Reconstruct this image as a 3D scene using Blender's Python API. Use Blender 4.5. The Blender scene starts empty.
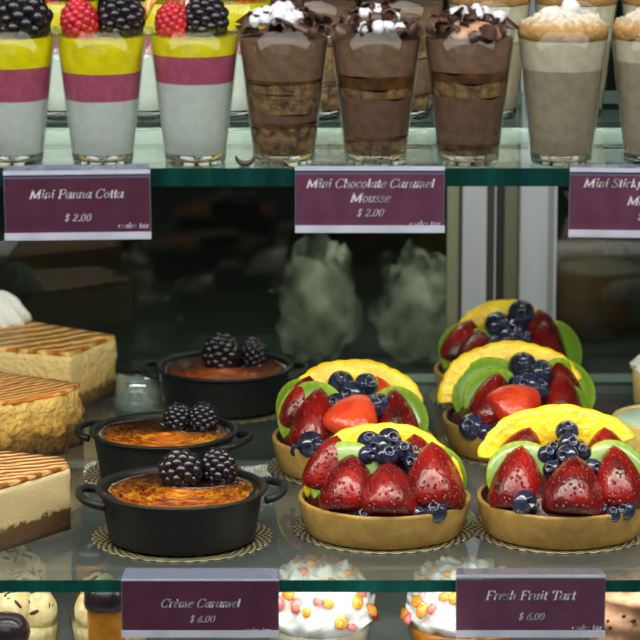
import bpy, math, random
from mathutils import Vector, Matrix, noise, Euler

random.seed(7)
S = 0.01            # all lengths below are written in centimetres
PI = math.pi
SC = bpy.context.scene
COL = SC.collection

# ------------------------------------------------------------------ camera numbers
PITCH = math.atan(688.0 / 3200.0)
FPX = 3200.0
FW = Vector((0, math.cos(PITCH), -math.sin(PITCH)))
UPV = Vector((0, math.sin(PITCH), math.cos(PITCH)))
CAM = -(180.0 * FW - 14.625 * UPV)
ZU = 23.46          # top of the upper shelf


def ray(px, py):
    return FW + Vector(((px - 320) / FPX, 0, 0)) + UPV * ((320 - py) / FPX)


def atz(px, py, z):
    r = ray(px, py)
    return CAM + r * ((z - CAM.z) / r.z)


def aty(px, py, y):
    r = ray(px, py)
    return CAM + r * ((y - CAM.y) / r.y)


# ------------------------------------------------------------------ object helpers
def tag(o, label=None, cat=None, group=None, kind=None):
    if label: o['label'] = label
    if cat: o['category'] = cat
    if group: o['group'] = group
    if kind: o['kind'] = kind
    return o


def thing(name, label, cat, loc=(0, 0, 0), rz=0.0, group=None, sc=1.0):
    o = bpy.data.objects.new(name, None)
    o.empty_display_size = 0.01
    COL.objects.link(o)
    o.location = Vector(loc) * S
    o.rotation_euler = (0, 0, rz)
    o.scale = (sc, sc, sc)
    return tag(o, label, cat, group)


def put(name, mesh, parent=None, loc=(0, 0, 0), rot=None, sc=(1, 1, 1)):
    o = bpy.data.objects.new(name, mesh)
    COL.objects.link(o)
    o.parent = parent
    m = Matrix.Translation(Vector(loc) * S)
    if rot is not None:
        m = m @ (rot.to_4x4() if isinstance(rot, Matrix) else Euler(rot).to_matrix().to_4x4())
    if not hasattr(sc, '__len__'): sc = (sc, sc, sc)
    o.matrix_local = m @ Matrix.Diagonal((sc[0], sc[1], sc[2], 1))
    return o


def copy_tree(o, parent=None):
    c = o.copy()
    COL.objects.link(c)
    c.parent = parent
    for ch in list(o.children):
        copy_tree(ch, c)
    return c


class MB:
    """collects shapes (cm) and builds one mesh"""
    def __init__(s):
        s.v = []; s.f = []; s.mi = []

    def add(s, vs, fs, mi=0, M=None):
        b = len(s.v)
        for p in vs:
            p = Vector(p)
            s.v.append(M @ p if M is not None else p)
        for q in fs:
            s.f.append([b + i for i in q]); s.mi.append(mi)

    def box(s, x0, x1, y0, y1, z0, z1, mi=0, M=None):
        vs = [(x, y, z) for x in (x0, x1) for y in (y0, y1) for z in (z0, z1)]
        fs = [(0, 1, 3, 2), (4, 6, 7, 5), (0, 4, 5, 1), (2, 3, 7, 6), (0, 2, 6, 4), (1, 5, 7, 3)]
        s.add(vs, fs, mi, M)

    def lathe(s, prof, n=48, mi=0, M=None, wob=None, closed=False):
        vs = []; fs = []
        m = len(prof)
        for (r, z) in prof:
            for k in range(n):
                a = 2 * PI * k / n
                rr = r * (wob(a, z) if wob else 1)
                vs.append((rr * math.cos(a), rr * math.sin(a), z))
        for i in range(m - 1 + (1 if closed else 0)):
            j = (i + 1) % m
            for k in range(n):
                k2 = (k + 1) % n
                fs.append((i * n + k, i * n + k2, j * n + k2, j * n + k))
        if not closed:
            if prof[0][0] > 1e-6: fs.append(tuple(range(n - 1, -1, -1)))
            if prof[-1][0] > 1e-6: fs.append(tuple((m - 1) * n + k for k in range(n)))
        s.add(vs, fs, mi, M)

    def ball(s, c, r, seg=12, ring=8, mi=0, M=None, f=None):
        if not hasattr(r, '__len__'): r = (r, r, r)
        vs = [(0, 0, -1)]
        for i in range(1, ring):
            t = -PI / 2 + PI * i / ring
            for k in range(seg):
                a = 2 * PI * k / seg
                vs.append((math.cos(t) * math.cos(a), math.cos(t) * math.sin(a), math.sin(t)))
        vs.append((0, 0, 1))
        fs = []
        for k in range(seg):
            fs.append((0, 1 + (k + 1) % seg, 1 + k))
            fs.append((len(vs) - 1, 1 + (ring - 2) * seg + k, 1 + (ring - 2) * seg + (k + 1) % seg))
        for i in range(ring - 2):
            for k in range(seg):
                k2 = (k + 1) % seg
                fs.append((1 + i * seg + k, 1 + i * seg + k2, 1 + (i + 1) * seg + k2, 1 + (i + 1) * seg + k))
        out = []
        for p in vs:
            p = Vector(p)
            g = f(p) if f else 1.0
            out.append(Vector((c[0] + p.x * r[0] * g, c[1] + p.y * r[1] * g, c[2] + p.z * r[2] * g)))
        s.add(out, fs, mi, M)

    def tube(s, path, r, n=10, mi=0, M=None, cap=True):
        pts = [Vector(p) for p in path]
        rr = r if hasattr(r, '__len__') else [r] * len(pts)
        vs = []; fs = []
        up = Vector((0, 0, 1))
        prev = None
        for i, p in enumerate(pts):
            d = (pts[min(i + 1, len(pts) - 1)] - pts[max(i - 1, 0)]).normalized()
            if prev is None:
                a = up if abs(d.dot(up)) < 0.9 else Vector((1, 0, 0))
                u = d.cross(a).normalized()
            else:
                u = (prev - d * prev.dot(d)).normalized()
            prev = u
            w = d.cross(u)
            for k in range(n):
                t = 2 * PI * k / n
                vs.append(p + (u * math.cos(t) + w * math.sin(t)) * rr[i])
        for i in range(len(pts) - 1):
            for k in range(n):
                k2 = (k + 1) % n
                fs.append((i * n + k, i * n + k2, (i + 1) * n + k2, (i + 1) * n + k))
        if cap:
            fs.append(tuple(range(n - 1, -1, -1)))
            fs.append(tuple((len(pts) - 1) * n + k for k in range(n)))
        s.add(vs, fs, mi, M)

    def mesh(s, name, mats, smooth=True, ang=None):
        me = bpy.data.meshes.new(name)
        me.from_pydata([tuple(p * S) for p in s.v], [], s.f)
        if not isinstance(mats, (list, tuple)): mats = [mats]
        for m in mats: me.materials.append(m)
        me.polygons.foreach_set('material_index', s.mi)
        me.polygons.foreach_set('use_smooth', [smooth] * len(s.f))
        me.update()
        if ang:
            me.set_sharp_from_angle(angle=math.radians(ang))
        return me

    def build(s, name, mats, parent=None, smooth=True, ang=None, **k):
        return put(name, s.mesh(name, mats, smooth, ang), parent, **k)


# ------------------------------------------------------------------ materials
def lin(c):
    return tuple((x / 12.92 if x <= 0.04045 else ((x + 0.055) / 1.055) ** 2.4) for x in [q / 255.0 for q in c])


def mat(name, c1, rough=0.5, c2=None, c3=None, scale=3.0, detail=4.0, lo=0.35, hi=0.65, bump=0.0, bscale=None,
        coat=0.0, metal=0.0, sss=0.0, spec=0.5, emit=None, voro=False, rnd=False, alpha=None, stretch=None):
    m = bpy.data.materials.new(name)
    m.use_nodes = True
    nt = m.node_tree
    b = nt.nodes['Principled BSDF']
    N = nt.nodes.new; L = nt.links.new
    b.inputs['Roughness'].default_value = rough
    b.inputs['Metallic'].default_value = metal
    b.inputs['Specular IOR Level'].default_value = spec
    b.inputs['Coat Weight'].default_value = coat
    b.inputs['Coat Roughness'].default_value = 0.06
    if sss:
        b.inputs['Subsurface Weight'].default_value = sss
        b.inputs['Subsurface Radius'].default_value = (0.004, 0.002, 0.001)
        b.inputs['Subsurface Scale'].default_value = 1.0
    if emit:
        b.inputs['Emission Color'].default_value = lin(emit[0]) + (1,)
        b.inputs['Emission Strength'].default_value = emit[1]
    if alpha is not None:
        b.inputs['Alpha'].default_value = alpha
    b.inputs['Base Color'].default_value = lin(c1) + (1,)
    tc = N('ShaderNodeTexCoord')
    mp = N('ShaderNodeMapping')
    st = stretch or (1, 1, 1)
    mp.inputs['Scale'].default_value = (100 * st[0], 100 * st[1], 100 * st[2])
    L(tc.outputs['Object'], mp.inputs['Vector'])
    if rnd:
        oi = N('ShaderNodeObjectInfo')
        ml = N('ShaderNodeMath'); ml.operation = 'MULTIPLY'; ml.inputs[1].default_value = 37.0
        L(oi.outputs['Random'], ml.inputs[0])
        L(ml.outputs[0], mp.inputs['Location'])
    if c2 is not None:
        if voro:
            tx = N('ShaderNodeTexVoronoi'); tx.inputs['Scale'].default_value = scale
            out = tx.outputs['Distance']
        else:
            tx = N('ShaderNodeTexNoise'); tx.inputs['Scale'].default_value = scale
            tx.inputs['Detail'].default_value = detail
            out = tx.outputs['Fac']
        L(mp.outputs['Vector'], tx.inputs['Vector'])
        cr = N('ShaderNodeValToRGB')
        cr.color_ramp.elements[0].position = lo; cr.color_ramp.elements[0].color = lin(c1) + (1,)
        cr.color_ramp.elements[1].position = hi; cr.color_ramp.elements[1].color = lin(c2) + (1,)
        if c3 is not None:
            e = cr.color_ramp.elements.new((lo + hi) / 2); e.color = lin(c3) + (1,)
        L(out, cr.inputs['Fac'])
        L(cr.outputs['Color'], b.inputs['Base Color'])
    if bump:
        bt = N('ShaderNodeTexNoise'); bt.inputs['Scale'].default_value = bscale or scale * 2
        bt.inputs['Detail'].default_value = 5
        L(mp.outputs['Vector'], bt.inputs['Vector'])
        bp = N('ShaderNodeBump'); bp.inputs['Strength'].default_value = 1.0
        bp.inputs['Distance'].default_value = bump * S
        L(bt.outputs['Fac'], bp.inputs['Height'])
        L(bp.outputs['Normal'], b.inputs['Normal']); L(bp.outputs['Normal'], b.inputs['Coat Normal'])
    return m


def glassy(name, tint, ior=1.45, rough=0.02, haze=0.0, hazec=(200, 210, 205), gain=1.0):
    """thin clear glass: tinted see-through plus fresnel mirror reflection plus a little surface haze"""
    m = bpy.data.materials.new(name); m.use_nodes = True
    nt = m.node_tree; nt.nodes.clear()
    N = nt.nodes.new; L = nt.links.new
    out = N('ShaderNodeOutputMaterial')
    tr = N('ShaderNodeBsdfTransparent'); tr.inputs['Color'].default_value = tuple(tint) + (1,)
    gl = N('ShaderNodeBsdfGlossy'); gl.inputs['Roughness'].default_value = rough
    gl.inputs['Color'].default_value = (1, 1, 1, 1)
    fr = N('ShaderNodeFresnel')
    ge = N('ShaderNodeNewGeometry')
    io = N('ShaderNodeMath'); io.operation = 'MULTIPLY_ADD'      # same reflectance from both sides of the sheet
    io.inputs[1].default_value = 1 / ior - ior; io.inputs[2].default_value = ior
    L(ge.outputs['Backfacing'], io.inputs[0]); L(io.outputs[0], fr.inputs['IOR'])
    gm = N('ShaderNodeMath'); gm.operation = 'MULTIPLY'; gm.inputs[1].default_value = gain
    L(fr.outputs[0], gm.inputs[0])
    mx = N('ShaderNodeMixShader')
    base = tr
    if haze:
        df = N('ShaderNodeBsdfDiffuse'); df.inputs['Color'].default_value = lin(hazec) + (1,)
        mh = N('ShaderNodeMixShader'); mh.inputs[0].default_value = haze
        L(tr.outputs[0], mh.inputs[1]); L(df.outputs[0], mh.inputs[2])
        base = mh
    L(gm.outputs[0], mx.inputs[0])
    L(base.outputs[0], mx.inputs[1]); L(gl.outputs[0], mx.inputs[2])
    L(mx.outputs[0], out.inputs['Surface'])
    return m


def film(name, c, lo, hi, scale, mx=0.8):
    """crumpled see-through plastic: patches of milky white over clear"""
    m = bpy.data.materials.new(name); m.use_nodes = True
    nt = m.node_tree; nt.nodes.clear()
    N = nt.nodes.new; L = nt.links.new
    out = N('ShaderNodeOutputMaterial')
    tc = N('ShaderNodeTexCoord')
    tx = N('ShaderNodeTexNoise'); tx.inputs['Scale'].default_value = scale * 100; tx.inputs['Detail'].default_value = 6
    tx.inputs['Distortion'].default_value = 1.2
    L(tc.outputs['Object'], tx.inputs['Vector'])
    mr = N('ShaderNodeMapRange'); mr.inputs[1].default_value = lo; mr.inputs[2].default_value = hi
    mr.inputs[3].default_value = 0.03; mr.inputs[4].default_value = mx
    L(tx.outputs['Fac'], mr.inputs[0])
    lw = N('ShaderNodeLayerWeight'); lw.inputs['Blend'].default_value = 0.25
    iv = N('ShaderNodeMath'); iv.operation = 'SUBTRACT'; iv.inputs[0].default_value = 1.0
    L(lw.outputs['Facing'], iv.inputs[1])
    ml = N('ShaderNodeMath'); ml.operation = 'MULTIPLY'
    L(mr.outputs[0], ml.inputs[0]); L(iv.outputs[0], ml.inputs[1])
    tr = N('ShaderNodeBsdfTransparent')
    df = N('ShaderNodeBsdfDiffuse'); df.inputs['Color'].default_value = lin(c) + (1,)
    ms = N('ShaderNodeMixShader')
    L(ml.outputs[0], ms.inputs[0]); L(tr.outputs[0], ms.inputs[1]); L(df.outputs[0], ms.inputs[2])
    L(ms.outputs[0], out.inputs['Surface'])
    return m


def stripe_mat(name, c1, c2, ang, scale, rough=0.45, bump=0.06, lo=0.35, hi=0.65, coat=0.12, dist=2.5):
    m = mat(name, c1, rough=rough, coat=coat)
    nt = m.node_tree; N = nt.nodes.new; L = nt.links.new
    b = nt.nodes['Principled BSDF']
    mp = [n for n in nt.nodes if n.type == 'MAPPING'][0]
    mp.inputs['Rotation'].default_value = (0, 0, ang)
    w = N('ShaderNodeTexWave'); w.inputs['Scale'].default_value = scale; w.inputs['Distortion'].default_value = dist
    w.inputs['Detail'].default_value = 3; w.inputs['Detail Scale'].default_value = 1.5
    L(mp.outputs['Vector'], w.inputs['Vector'])
    cr = N('ShaderNodeValToRGB')
    cr.color_ramp.elements[0].position = lo; cr.color_ramp.elements[0].color = lin(c1) + (1,)
    cr.color_ramp.elements[1].position = hi; cr.color_ramp.elements[1].color = lin(c2) + (1,)
    L(w.outputs['Fac'], cr.inputs['Fac']); L(cr.outputs['Color'], b.inputs['Base Color'])
    bp = N('ShaderNodeBump'); bp.inputs['Distance'].default_value = bump * S
    L(w.outputs['Fac'], bp.inputs['Height']); L(bp.outputs['Normal'], b.inputs['Normal']); L(bp.outputs['Normal'], b.inputs['Coat Normal'])
    return m


def zramp_mat(name, stops, rough=0.5, nscale=3.0, namp=0.5, bump=0.05, bscale=6.0, coat=0.0, spec=0.5):
    """colour by height above the mesh origin (cm), the edge between the bands broken up by noise"""
    m = mat(name, stops[0][1], rough=rough, bump=bump, bscale=bscale, coat=coat, spec=spec)
    nt = m.node_tree; N = nt.nodes.new; L = nt.links.new
    b = nt.nodes['Principled BSDF']
    mp = [n for n in nt.nodes if n.type == 'MAPPING'][0]
    sx = N('ShaderNodeSeparateXYZ'); L(mp.outputs['Vector'], sx.inputs[0])
    nz = N('ShaderNodeTexNoise'); nz.inputs['Scale'].default_value = nscale; nz.inputs['Detail'].default_value = 5
    L(mp.outputs['Vector'], nz.inputs['Vector'])
    a = N('ShaderNodeMath'); a.operation = 'MULTIPLY_ADD'; a.inputs[1].default_value = namp * 2
    L(nz.outputs['Fac'], a.inputs[0]); L(sx.outputs['Z'], a.inputs[2])
    z0, z1 = stops[0][0], stops[-1][0]
    mr = N('ShaderNodeMapRange'); mr.inputs[1].default_value = z0 + namp; mr.inputs[2].default_value = z1 + namp
    L(a.outputs[0], mr.inputs[0])
    cr = N('ShaderNodeValToRGB')
    els = cr.color_ramp.elements
    els[0].position = 0; els[0].color = lin(stops[0][1]) + (1,)
    els[1].position = 1; els[1].color = lin(stops[-1][1]) + (1,)
    for z, c in stops[1:-1]:
        e = els.new((z - z0) / (z1 - z0)); e.color = lin(c) + (1,)
    L(mr.outputs[0], cr.inputs['Fac']); L(cr.outputs['Color'], b.inputs['Base Color'])
    return m


def doily_mat():
    """embossed foil lace: rings and spokes read from polar coordinates of the disc itself"""
    m = mat('doily_foil', (150, 140, 105), rough=0.4, metal=0.7)
    nt = m.node_tree; N = nt.nodes.new; L = nt.links.new
    b = nt.nodes['Principled BSDF']
    mp = [n for n in nt.nodes if n.type == 'MAPPING'][0]
    sx = N('ShaderNodeSeparateXYZ'); L(mp.outputs['Vector'], sx.inputs[0])
    at = N('ShaderNodeMath'); at.operation = 'ARCTAN2'
    L(sx.outputs['Y'], at.inputs[0]); L(sx.outputs['X'], at.inputs[1])
    ln = N('ShaderNodeVectorMath'); ln.operation = 'LENGTH'; L(mp.outputs['Vector'], ln.inputs[0])
    a = N('ShaderNodeMath'); a.operation = 'MULTIPLY'; a.inputs[1].default_value = 40.0; L(at.outputs[0], a.inputs[0])
    sa = N('ShaderNodeMath'); sa.operation = 'SINE'; L(a.outputs[0], sa.inputs[0])
    r = N('ShaderNodeMath'); r.operation = 'MULTIPLY'; r.inputs[1].default_value = 15.0; L(ln.outputs['Value'], r.inputs[0])
    sr = N('ShaderNodeMath'); sr.operation = 'SINE'; L(r.outputs[0], sr.inputs[0])
    pr = N('ShaderNodeMath'); pr.operation = 'MULTIPLY'; L(sa.outputs[0], pr.inputs[0]); L(sr.outputs[0], pr.inputs[1])
    cr = N('ShaderNodeValToRGB')
    cr.color_ramp.elements[0].position = 0.30; cr.color_ramp.elements[0].color = lin((30, 30, 24)) + (1,)
    cr.color_ramp.elements[1].position = 0.62; cr.color_ramp.elements[1].color = lin((190, 180, 142)) + (1,)
    mr = N('ShaderNodeMapRange'); mr.inputs[1].default_value = -1; mr.inputs[2].default_value = 1
    L(pr.outputs[0], mr.inputs[0]); L(mr.outputs[0], cr.inputs['Fac']); L(cr.outputs['Color'], b.inputs['Base Color'])
    bp = N('ShaderNodeBump'); bp.inputs['Distance'].default_value = 0.06 * S
    L(pr.outputs[0], bp.inputs['Height']); L(bp.outputs['Normal'], b.inputs['Normal']); L(bp.outputs['Normal'], b.inputs['Coat Normal'])
    return m


def strawberry_mat():
    m = mat('strawberry_skin', (52, 4, 5), rough=0.26, spec=0.35, coat=0.3, c2=(142, 20, 13), scale=1.6, detail=3, lo=0.3, hi=0.72, rnd=True)
    nt = m.node_tree; N = nt.nodes.new; L = nt.links.new
    b = nt.nodes['Principled BSDF']
    cr0 = [n for n in nt.nodes if n.type == 'VALTORGB'][0]
    mp = [n for n in nt.nodes if n.type == 'MAPPING'][0]
    vo = N('ShaderNodeTexVoronoi'); vo.inputs['Scale'].default_value = 12.0
    L(mp.outputs['Vector'], vo.inputs['Vector'])
    mr = N('ShaderNodeMapRange'); mr.inputs[1].default_value = 0.05; mr.inputs[2].default_value = 0.14
    mr.inputs[3].default_value = 1; mr.inputs[4].default_value = 0
    L(vo.outputs['Distance'], mr.inputs[0])
    mx = N('ShaderNodeMix'); mx.data_type = 'RGBA'
    L(mr.outputs[0], mx.inputs[0]); L(cr0.outputs['Color'], mx.inputs[6]); mx.inputs[7].default_value = lin((128, 48, 26)) + (1,)
    L(mx.outputs[2], b.inputs['Base Color'])
    m2 = N('ShaderNodeMapRange'); m2.inputs[1].default_value = 0.05; m2.inputs[2].default_value = 0.35
    L(vo.outputs['Distance'], m2.inputs[0])
    fz = N('ShaderNodeTexNoise'); fz.inputs['Scale'].default_value = 9.0; fz.inputs['Detail'].default_value = 4
    L(mp.outputs['Vector'], fz.inputs['Vector'])
    ad = N('ShaderNodeMath'); ad.operation = 'MULTIPLY_ADD'; ad.inputs[1].default_value = 0.55
    L(fz.outputs['Fac'], ad.inputs[0]); L(m2.outputs[0], ad.inputs[2])
    bp = N('ShaderNodeBump'); bp.inputs['Distance'].default_value = 0.11 * S; bp.inputs['Strength'].default_value = 1.0
    L(ad.outputs[0], bp.inputs['Height']); L(bp.outputs['Normal'], b.inputs['Normal']); L(bp.outputs['Normal'], b.inputs['Coat Normal'])
    b.inputs['Subsurface Weight'].default_value = 0.15
    b.inputs['Subsurface Radius'].default_value = (0.004, 0.001, 0.0005)
    return m


def kiwi_mat():
    m = mat('kiwi_flesh', (120, 160, 40), rough=0.35, coat=0.3)
    nt = m.node_tree; N = nt.nodes.new; L = nt.links.new
    b = nt.nodes['Principled BSDF']
    mp = [n for n in nt.nodes if n.type == 'MAPPING'][0]
    sx = N('ShaderNodeSeparateXYZ'); L(mp.outputs['Vector'], sx.inputs[0])
    cb = N('ShaderNodeCombineXYZ'); L(sx.outputs['X'], cb.inputs[0]); L(sx.outputs['Y'], cb.inputs[1])
    ln = N('ShaderNodeVectorMath'); ln.operation = 'LENGTH'; L(cb.outputs[0], ln.inputs[0])
    at = N('ShaderNodeMath'); at.operation = 'ARCTAN2'; L(sx.outputs['Y'], at.inputs[0]); L(sx.outputs['X'], at.inputs[1])
    a = N('ShaderNodeMath'); a.operation = 'MULTIPLY'; a.inputs[1].default_value = 22; L(at.outputs[0], a.inputs[0])
    sa = N('ShaderNodeMath'); sa.operation = 'SINE'; L(a.outputs[0], sa.inputs[0])
    ra = N('ShaderNodeMath'); ra.operation = 'MULTIPLY_ADD'; ra.inputs[1].default_value = 0.06
    L(sa.outputs[0], ra.inputs[0]); L(ln.outputs['Value'], ra.inputs[2])
    cr = N('ShaderNodeValToRGB'); els = cr.color_ramp.elements
    els[0].position = 0.0; els[0].color = lin((205, 215, 140)) + (1,)
    els[1].position = 1.0; els[1].color = lin((150, 172, 60)) + (1,)
    for p, c in ((0.16, (190, 205, 110)), (0.24, (45, 60, 15)), (0.36, (110, 150, 35)), (0.8, (98, 134, 30)), (0.9, (122, 152, 42))):
        e = els.new(p); e.color = lin(c) + (1,)
    mr = N('ShaderNodeMapRange'); mr.inputs[1].default_value = 0; mr.inputs[2].default_value = 2.0
    L(ra.outputs[0], mr.inputs[0]); L(mr.outputs[0], cr.inputs['Fac']); L(cr.outputs['Color'], b.inputs['Base Color'])
    b.inputs['Subsurface Weight'].default_value = 0.2
    b.inputs['Subsurface Radius'].default_value = (0.002, 0.003, 0.001)
    return m


M = {}
M['pot'] = mat('black_enamel', (13, 14, 15), rough=0.5, spec=0.3, c2=(19, 20, 21), scale=8, bump=0.01, bscale=20)
M['custard'] = mat('caramel_custard', (138, 52, 4), rough=0.32, spec=0.3, c2=(255, 186, 44), c3=(226, 120, 12), scale=1.1, detail=6, lo=0.3, hi=0.72, coat=0.22, bump=0.10, bscale=2.5, rnd=True)
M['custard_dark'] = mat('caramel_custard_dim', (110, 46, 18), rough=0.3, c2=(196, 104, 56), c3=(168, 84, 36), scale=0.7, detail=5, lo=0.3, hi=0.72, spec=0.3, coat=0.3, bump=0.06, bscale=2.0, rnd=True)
M['blackberry'] = mat('blackberry_skin', (7, 5, 9), rough=0.3, c2=(22, 17, 30), scale=2, coat=0.3)
M['raspberry'] = mat('raspberry_skin', (165, 18, 30), rough=0.35, c2=(205, 45, 60), scale=2.5, coat=0.2, sss=0.15, rnd=True)
M['blueberry'] = mat('blueberry_skin', (16, 18, 34), rough=0.22, c2=(46, 54, 84), scale=1.2, lo=0.35, hi=0.75, coat=0.7, rnd=True)
M['strawberry'] = strawberry_mat()
M['strawcut'] = mat('strawberry_bright', (176, 30, 16), rough=0.22, c2=(222, 78, 40), scale=1.6, coat=0.5, bump=0.10, bscale=9, rnd=True)
M['kiwi'] = kiwi_mat()
M['mango'] = mat('mango_flesh', (214, 172, 0), rough=0.35, c2=(234, 208, 4), scale=0.9, coat=0.25, bump=0.10, bscale=3.0, sss=0.15, rnd=True)
M['glaze'] = mat('dark_fruit_glaze', (26, 7, 7), rough=0.3, c2=(64, 12, 12), scale=1.5, coat=0.25, bump=0.1, bscale=2.5)
M['shell'] = mat('tart_pastry', (138, 104, 42), rough=0.7, c2=(168, 134, 64), scale=1.2, detail=6, lo=0.3, hi=0.7, bump=0.04, bscale=8, rnd=True)
M['shell_in'] = mat('chocolate_lining', (52, 30, 20), rough=0.4, c2=(84, 52, 34), scale=3)
M['doily'] = doily_mat()
M['pw_white'] = mat('panna_cotta', (190, 199, 189), rough=0.4, c2=(200, 208, 198), scale=2, sss=0.15)
M['pw_pink'] = mat('berry_cream', (160, 72, 96), rough=0.4, c2=(174, 86, 110), scale=3, sss=0.1)
M['pw_yellow'] = mat('passion_fruit_gel', (214, 198, 4), rough=0.2, c2=(238, 224, 14), scale=1.0, coat=0.6)
M['choc_mousse'] = mat('milk_chocolate_mousse', (106, 78, 56), rough=0.55, c2=(124, 94, 70), scale=2.0, bump=0.02, bscale=8)
M['choc_mousse2'] = mat('dark_mousse_layer', (92, 66, 50), rough=0.5, c2=(110, 82, 64), scale=2.0, bump=0.02, bscale=8)
M['caramel_line'] = mat('caramel_layer', (62, 38, 18), rough=0.35, c2=(104, 66, 28), scale=2.2)
M['crumb'] = mat('biscuit_crumb', (66, 46, 26), rough=0.8, c2=(146, 110, 64), scale=2.2, lo=0.35, hi=0.65, bump=0.12, bscale=7)
M['choc'] = mat('dark_chocolate', (44, 26, 18), rough=0.35, c2=(74, 48, 36), scale=2.0, rnd=True)
M['choc_mid'] = mat('milk_chocolate_curl', (78, 54, 42), rough=0.4, c2=(104, 76, 62), scale=2.0, rnd=True)
M['white_choc'] = mat('white_chocolate', (226, 228, 236), rough=0.45, c2=(240, 240, 245), scale=4, bump=0.05)
M['sticky_low'] = mat('toffee_mousse', (138, 126, 102), rough=0.5, c2=(154, 142, 118), scale=2.0)
M['sticky_top'] = mat('vanilla_cream', (178, 172, 144), rough=0.5, c2=(192, 186, 160), scale=2.0)
M['sticky_crumb'] = zramp_mat('toasted_crumb', [(0.0, (150, 106, 52)), (0.75, (190, 146, 84)), (1.2, (222, 210, 188)), (1.6, (236, 232, 226))], rough=0.8, nscale=3.2, namp=0.55, bump=0.16, bscale=6)
M['cream'] = mat('whipped_cream', (232, 234, 230), rough=0.5, c2=(244, 245, 242), scale=2, sss=0.2, bump=0.03, bscale=4)
M['cream_warm'] = mat('vanilla_mousse', (206, 184, 122), rough=0.5, c2=(232, 218, 170), scale=2, sss=0.1)
M['peach'] = mat('mocha_frosting', (176, 128, 96), rough=0.5, c2=(200, 152, 118), scale=2, bump=0.03, bscale=3)
M['orange'] = mat('orange_mousse', (206, 122, 14), rough=0.3, c2=(226, 150, 30), scale=1.5, coat=0.3)
M['fruit_orange'] = mat('diced_mango', (232, 140, 30), rough=0.25, c2=(246, 176, 70), scale=3, coat=0.5)
M['fruit_pink'] = mat('diced_strawberry', (226, 96, 90), rough=0.3, c2=(240, 150, 140), scale=3, coat=0.4)
M['fruit_red'] = mat('red_currant', (170, 22, 30), rough=0.2, coat=0.6)
M['cake'] = zramp_mat('cheesecake_crumb', [(0.0, (76, 50, 20)), (0.9, (112, 78, 32)), (1.3, (206, 168, 98)), (4.2, (246, 216, 150))], rough=0.8, nscale=2.6, namp=0.5, bump=0.3, bscale=3)
M['cake_crumbly'] = zramp_mat('apple_cake_crumb', [(0.0, (70, 44, 14)), (1.3, (112, 76, 24)), (2.2, (204, 160, 74)), (4.2, (236, 196, 112))], rough=0.8, nscale=2.4, namp=0.9, bump=0.4, bscale=3)
M['cake_smooth'] = zramp_mat('smooth_cheesecake', [(0.0, (62, 40, 16)), (1.25, (84, 56, 24)), (1.5, (178, 158, 112)), (4.2, (196, 178, 132))], rough=0.6, nscale=1.8, namp=0.6, bump=0.05, bscale=5)
M['caramel_top'] = stripe_mat('caramel_drizzle', (186, 108, 14), (238, 190, 104), 0.95, 0.24, bump=0.35, dist=4.0)
M['caramel_top2'] = stripe_mat('caramel_drizzle_bright', (204, 118, 36), (240, 186, 112), 0.85, 0.5, bump=0.25)
M['caramel_top3'] = stripe_mat('caramel_drizzle_piped', (138, 78, 26), (214, 160, 96), 1.2, 0.42, bump=0.3)
M['lime_shell'] = mat('pale_pastry', (206, 176, 96), rough=0.6, c2=(224, 198, 126), scale=2, bump=0.04)
M['lime_top'] = mat('mint_mousse', (186, 218, 196), rough=0.35, c2=(204, 230, 212), scale=1.2)
M['cup'] = glassy('clear_tumbler', (0.95, 0.97, 0.965), gain=0.7)
M['cup_base'] = mat('clear_tumbler_base', (246, 252, 250), rough=0.03, spec=0.6)
M['cup_base'].node_tree.nodes['Principled BSDF'].inputs['Transmission Weight'].default_value = 1.0
M['cup_base'].node_tree.nodes['Principled BSDF'].inputs['IOR'].default_value = 1.5
M['shelf_glass'] = glassy('shelf_glass', (0.86, 0.91, 0.89), ior=1.5, rough=0.015, haze=0.10, hazec=(150, 160, 158))
M['shelf_glass_up'] = glassy('shelf_glass_upper', (0.80, 0.88, 0.84), ior=1.5, rough=0.02, haze=0.10, hazec=(130, 160, 142), gain=1.15)
M['edge'] = mat('green_glass_edge', (4, 62, 54), rough=0.12, c2=(10, 88, 78), scale=0.6, stretch=(1, 1, 0.1), spec=0.6)
M['edge_lo'] = mat('green_glass_edge_upper', (6, 44, 40), rough=0.12, c2=(14, 70, 62), scale=0.6, stretch=(1, 1, 0.1), spec=0.6)
M['edge_hi'] = mat('polished_glass_edge', (176, 200, 194), rough=0.1, spec=0.7)
M['acryl'] = glassy('clear_acrylic', (0.75, 0.78, 0.86), haze=0.5, hazec=(150, 156, 182), gain=1.5)
M['acryl_white'] = mat('frosted_acrylic_lip', (196, 198, 214), rough=0.3, c2=(214, 216, 230), scale=0.5, coat=0.3)
M['card'] = mat('plum_card', (94, 52, 74), rough=0.38, c2=(104, 62, 84), scale=0.8, spec=0.4)
M['card_dark'] = mat('plum_card_dark', (80, 40, 60), rough=0.38, c2=(90, 48, 68), scale=0.8, spec=0.4)
M['ink'] = mat('white_print', (240, 228, 240), rough=0.6)
M['alu'] = mat('pale_aluminium', (146, 152, 158), rough=0.45, c2=(162, 168, 174), scale=0.5, metal=0.15, stretch=(1, 1, 0.05))
M['alu_mid'] = mat('grey_aluminium', (112, 118, 120), rough=0.5, metal=0.2)
M['alu_tan'] = mat('olive_trim', (96, 100, 78), rough=0.5, c2=(110, 114, 92), scale=0.4, stretch=(1, 1, 0.05))
M['rubber'] = mat('dark_seal', (28, 30, 26), rough=0.6)
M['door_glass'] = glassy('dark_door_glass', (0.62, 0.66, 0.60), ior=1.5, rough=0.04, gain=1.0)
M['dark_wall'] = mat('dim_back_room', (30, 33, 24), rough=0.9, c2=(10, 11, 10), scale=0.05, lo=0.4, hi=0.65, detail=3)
M['deck'] = mat('steel_deck', (120, 124, 124), rough=0.4, c2=(140, 144, 144), scale=0.3, metal=0.3)
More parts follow.
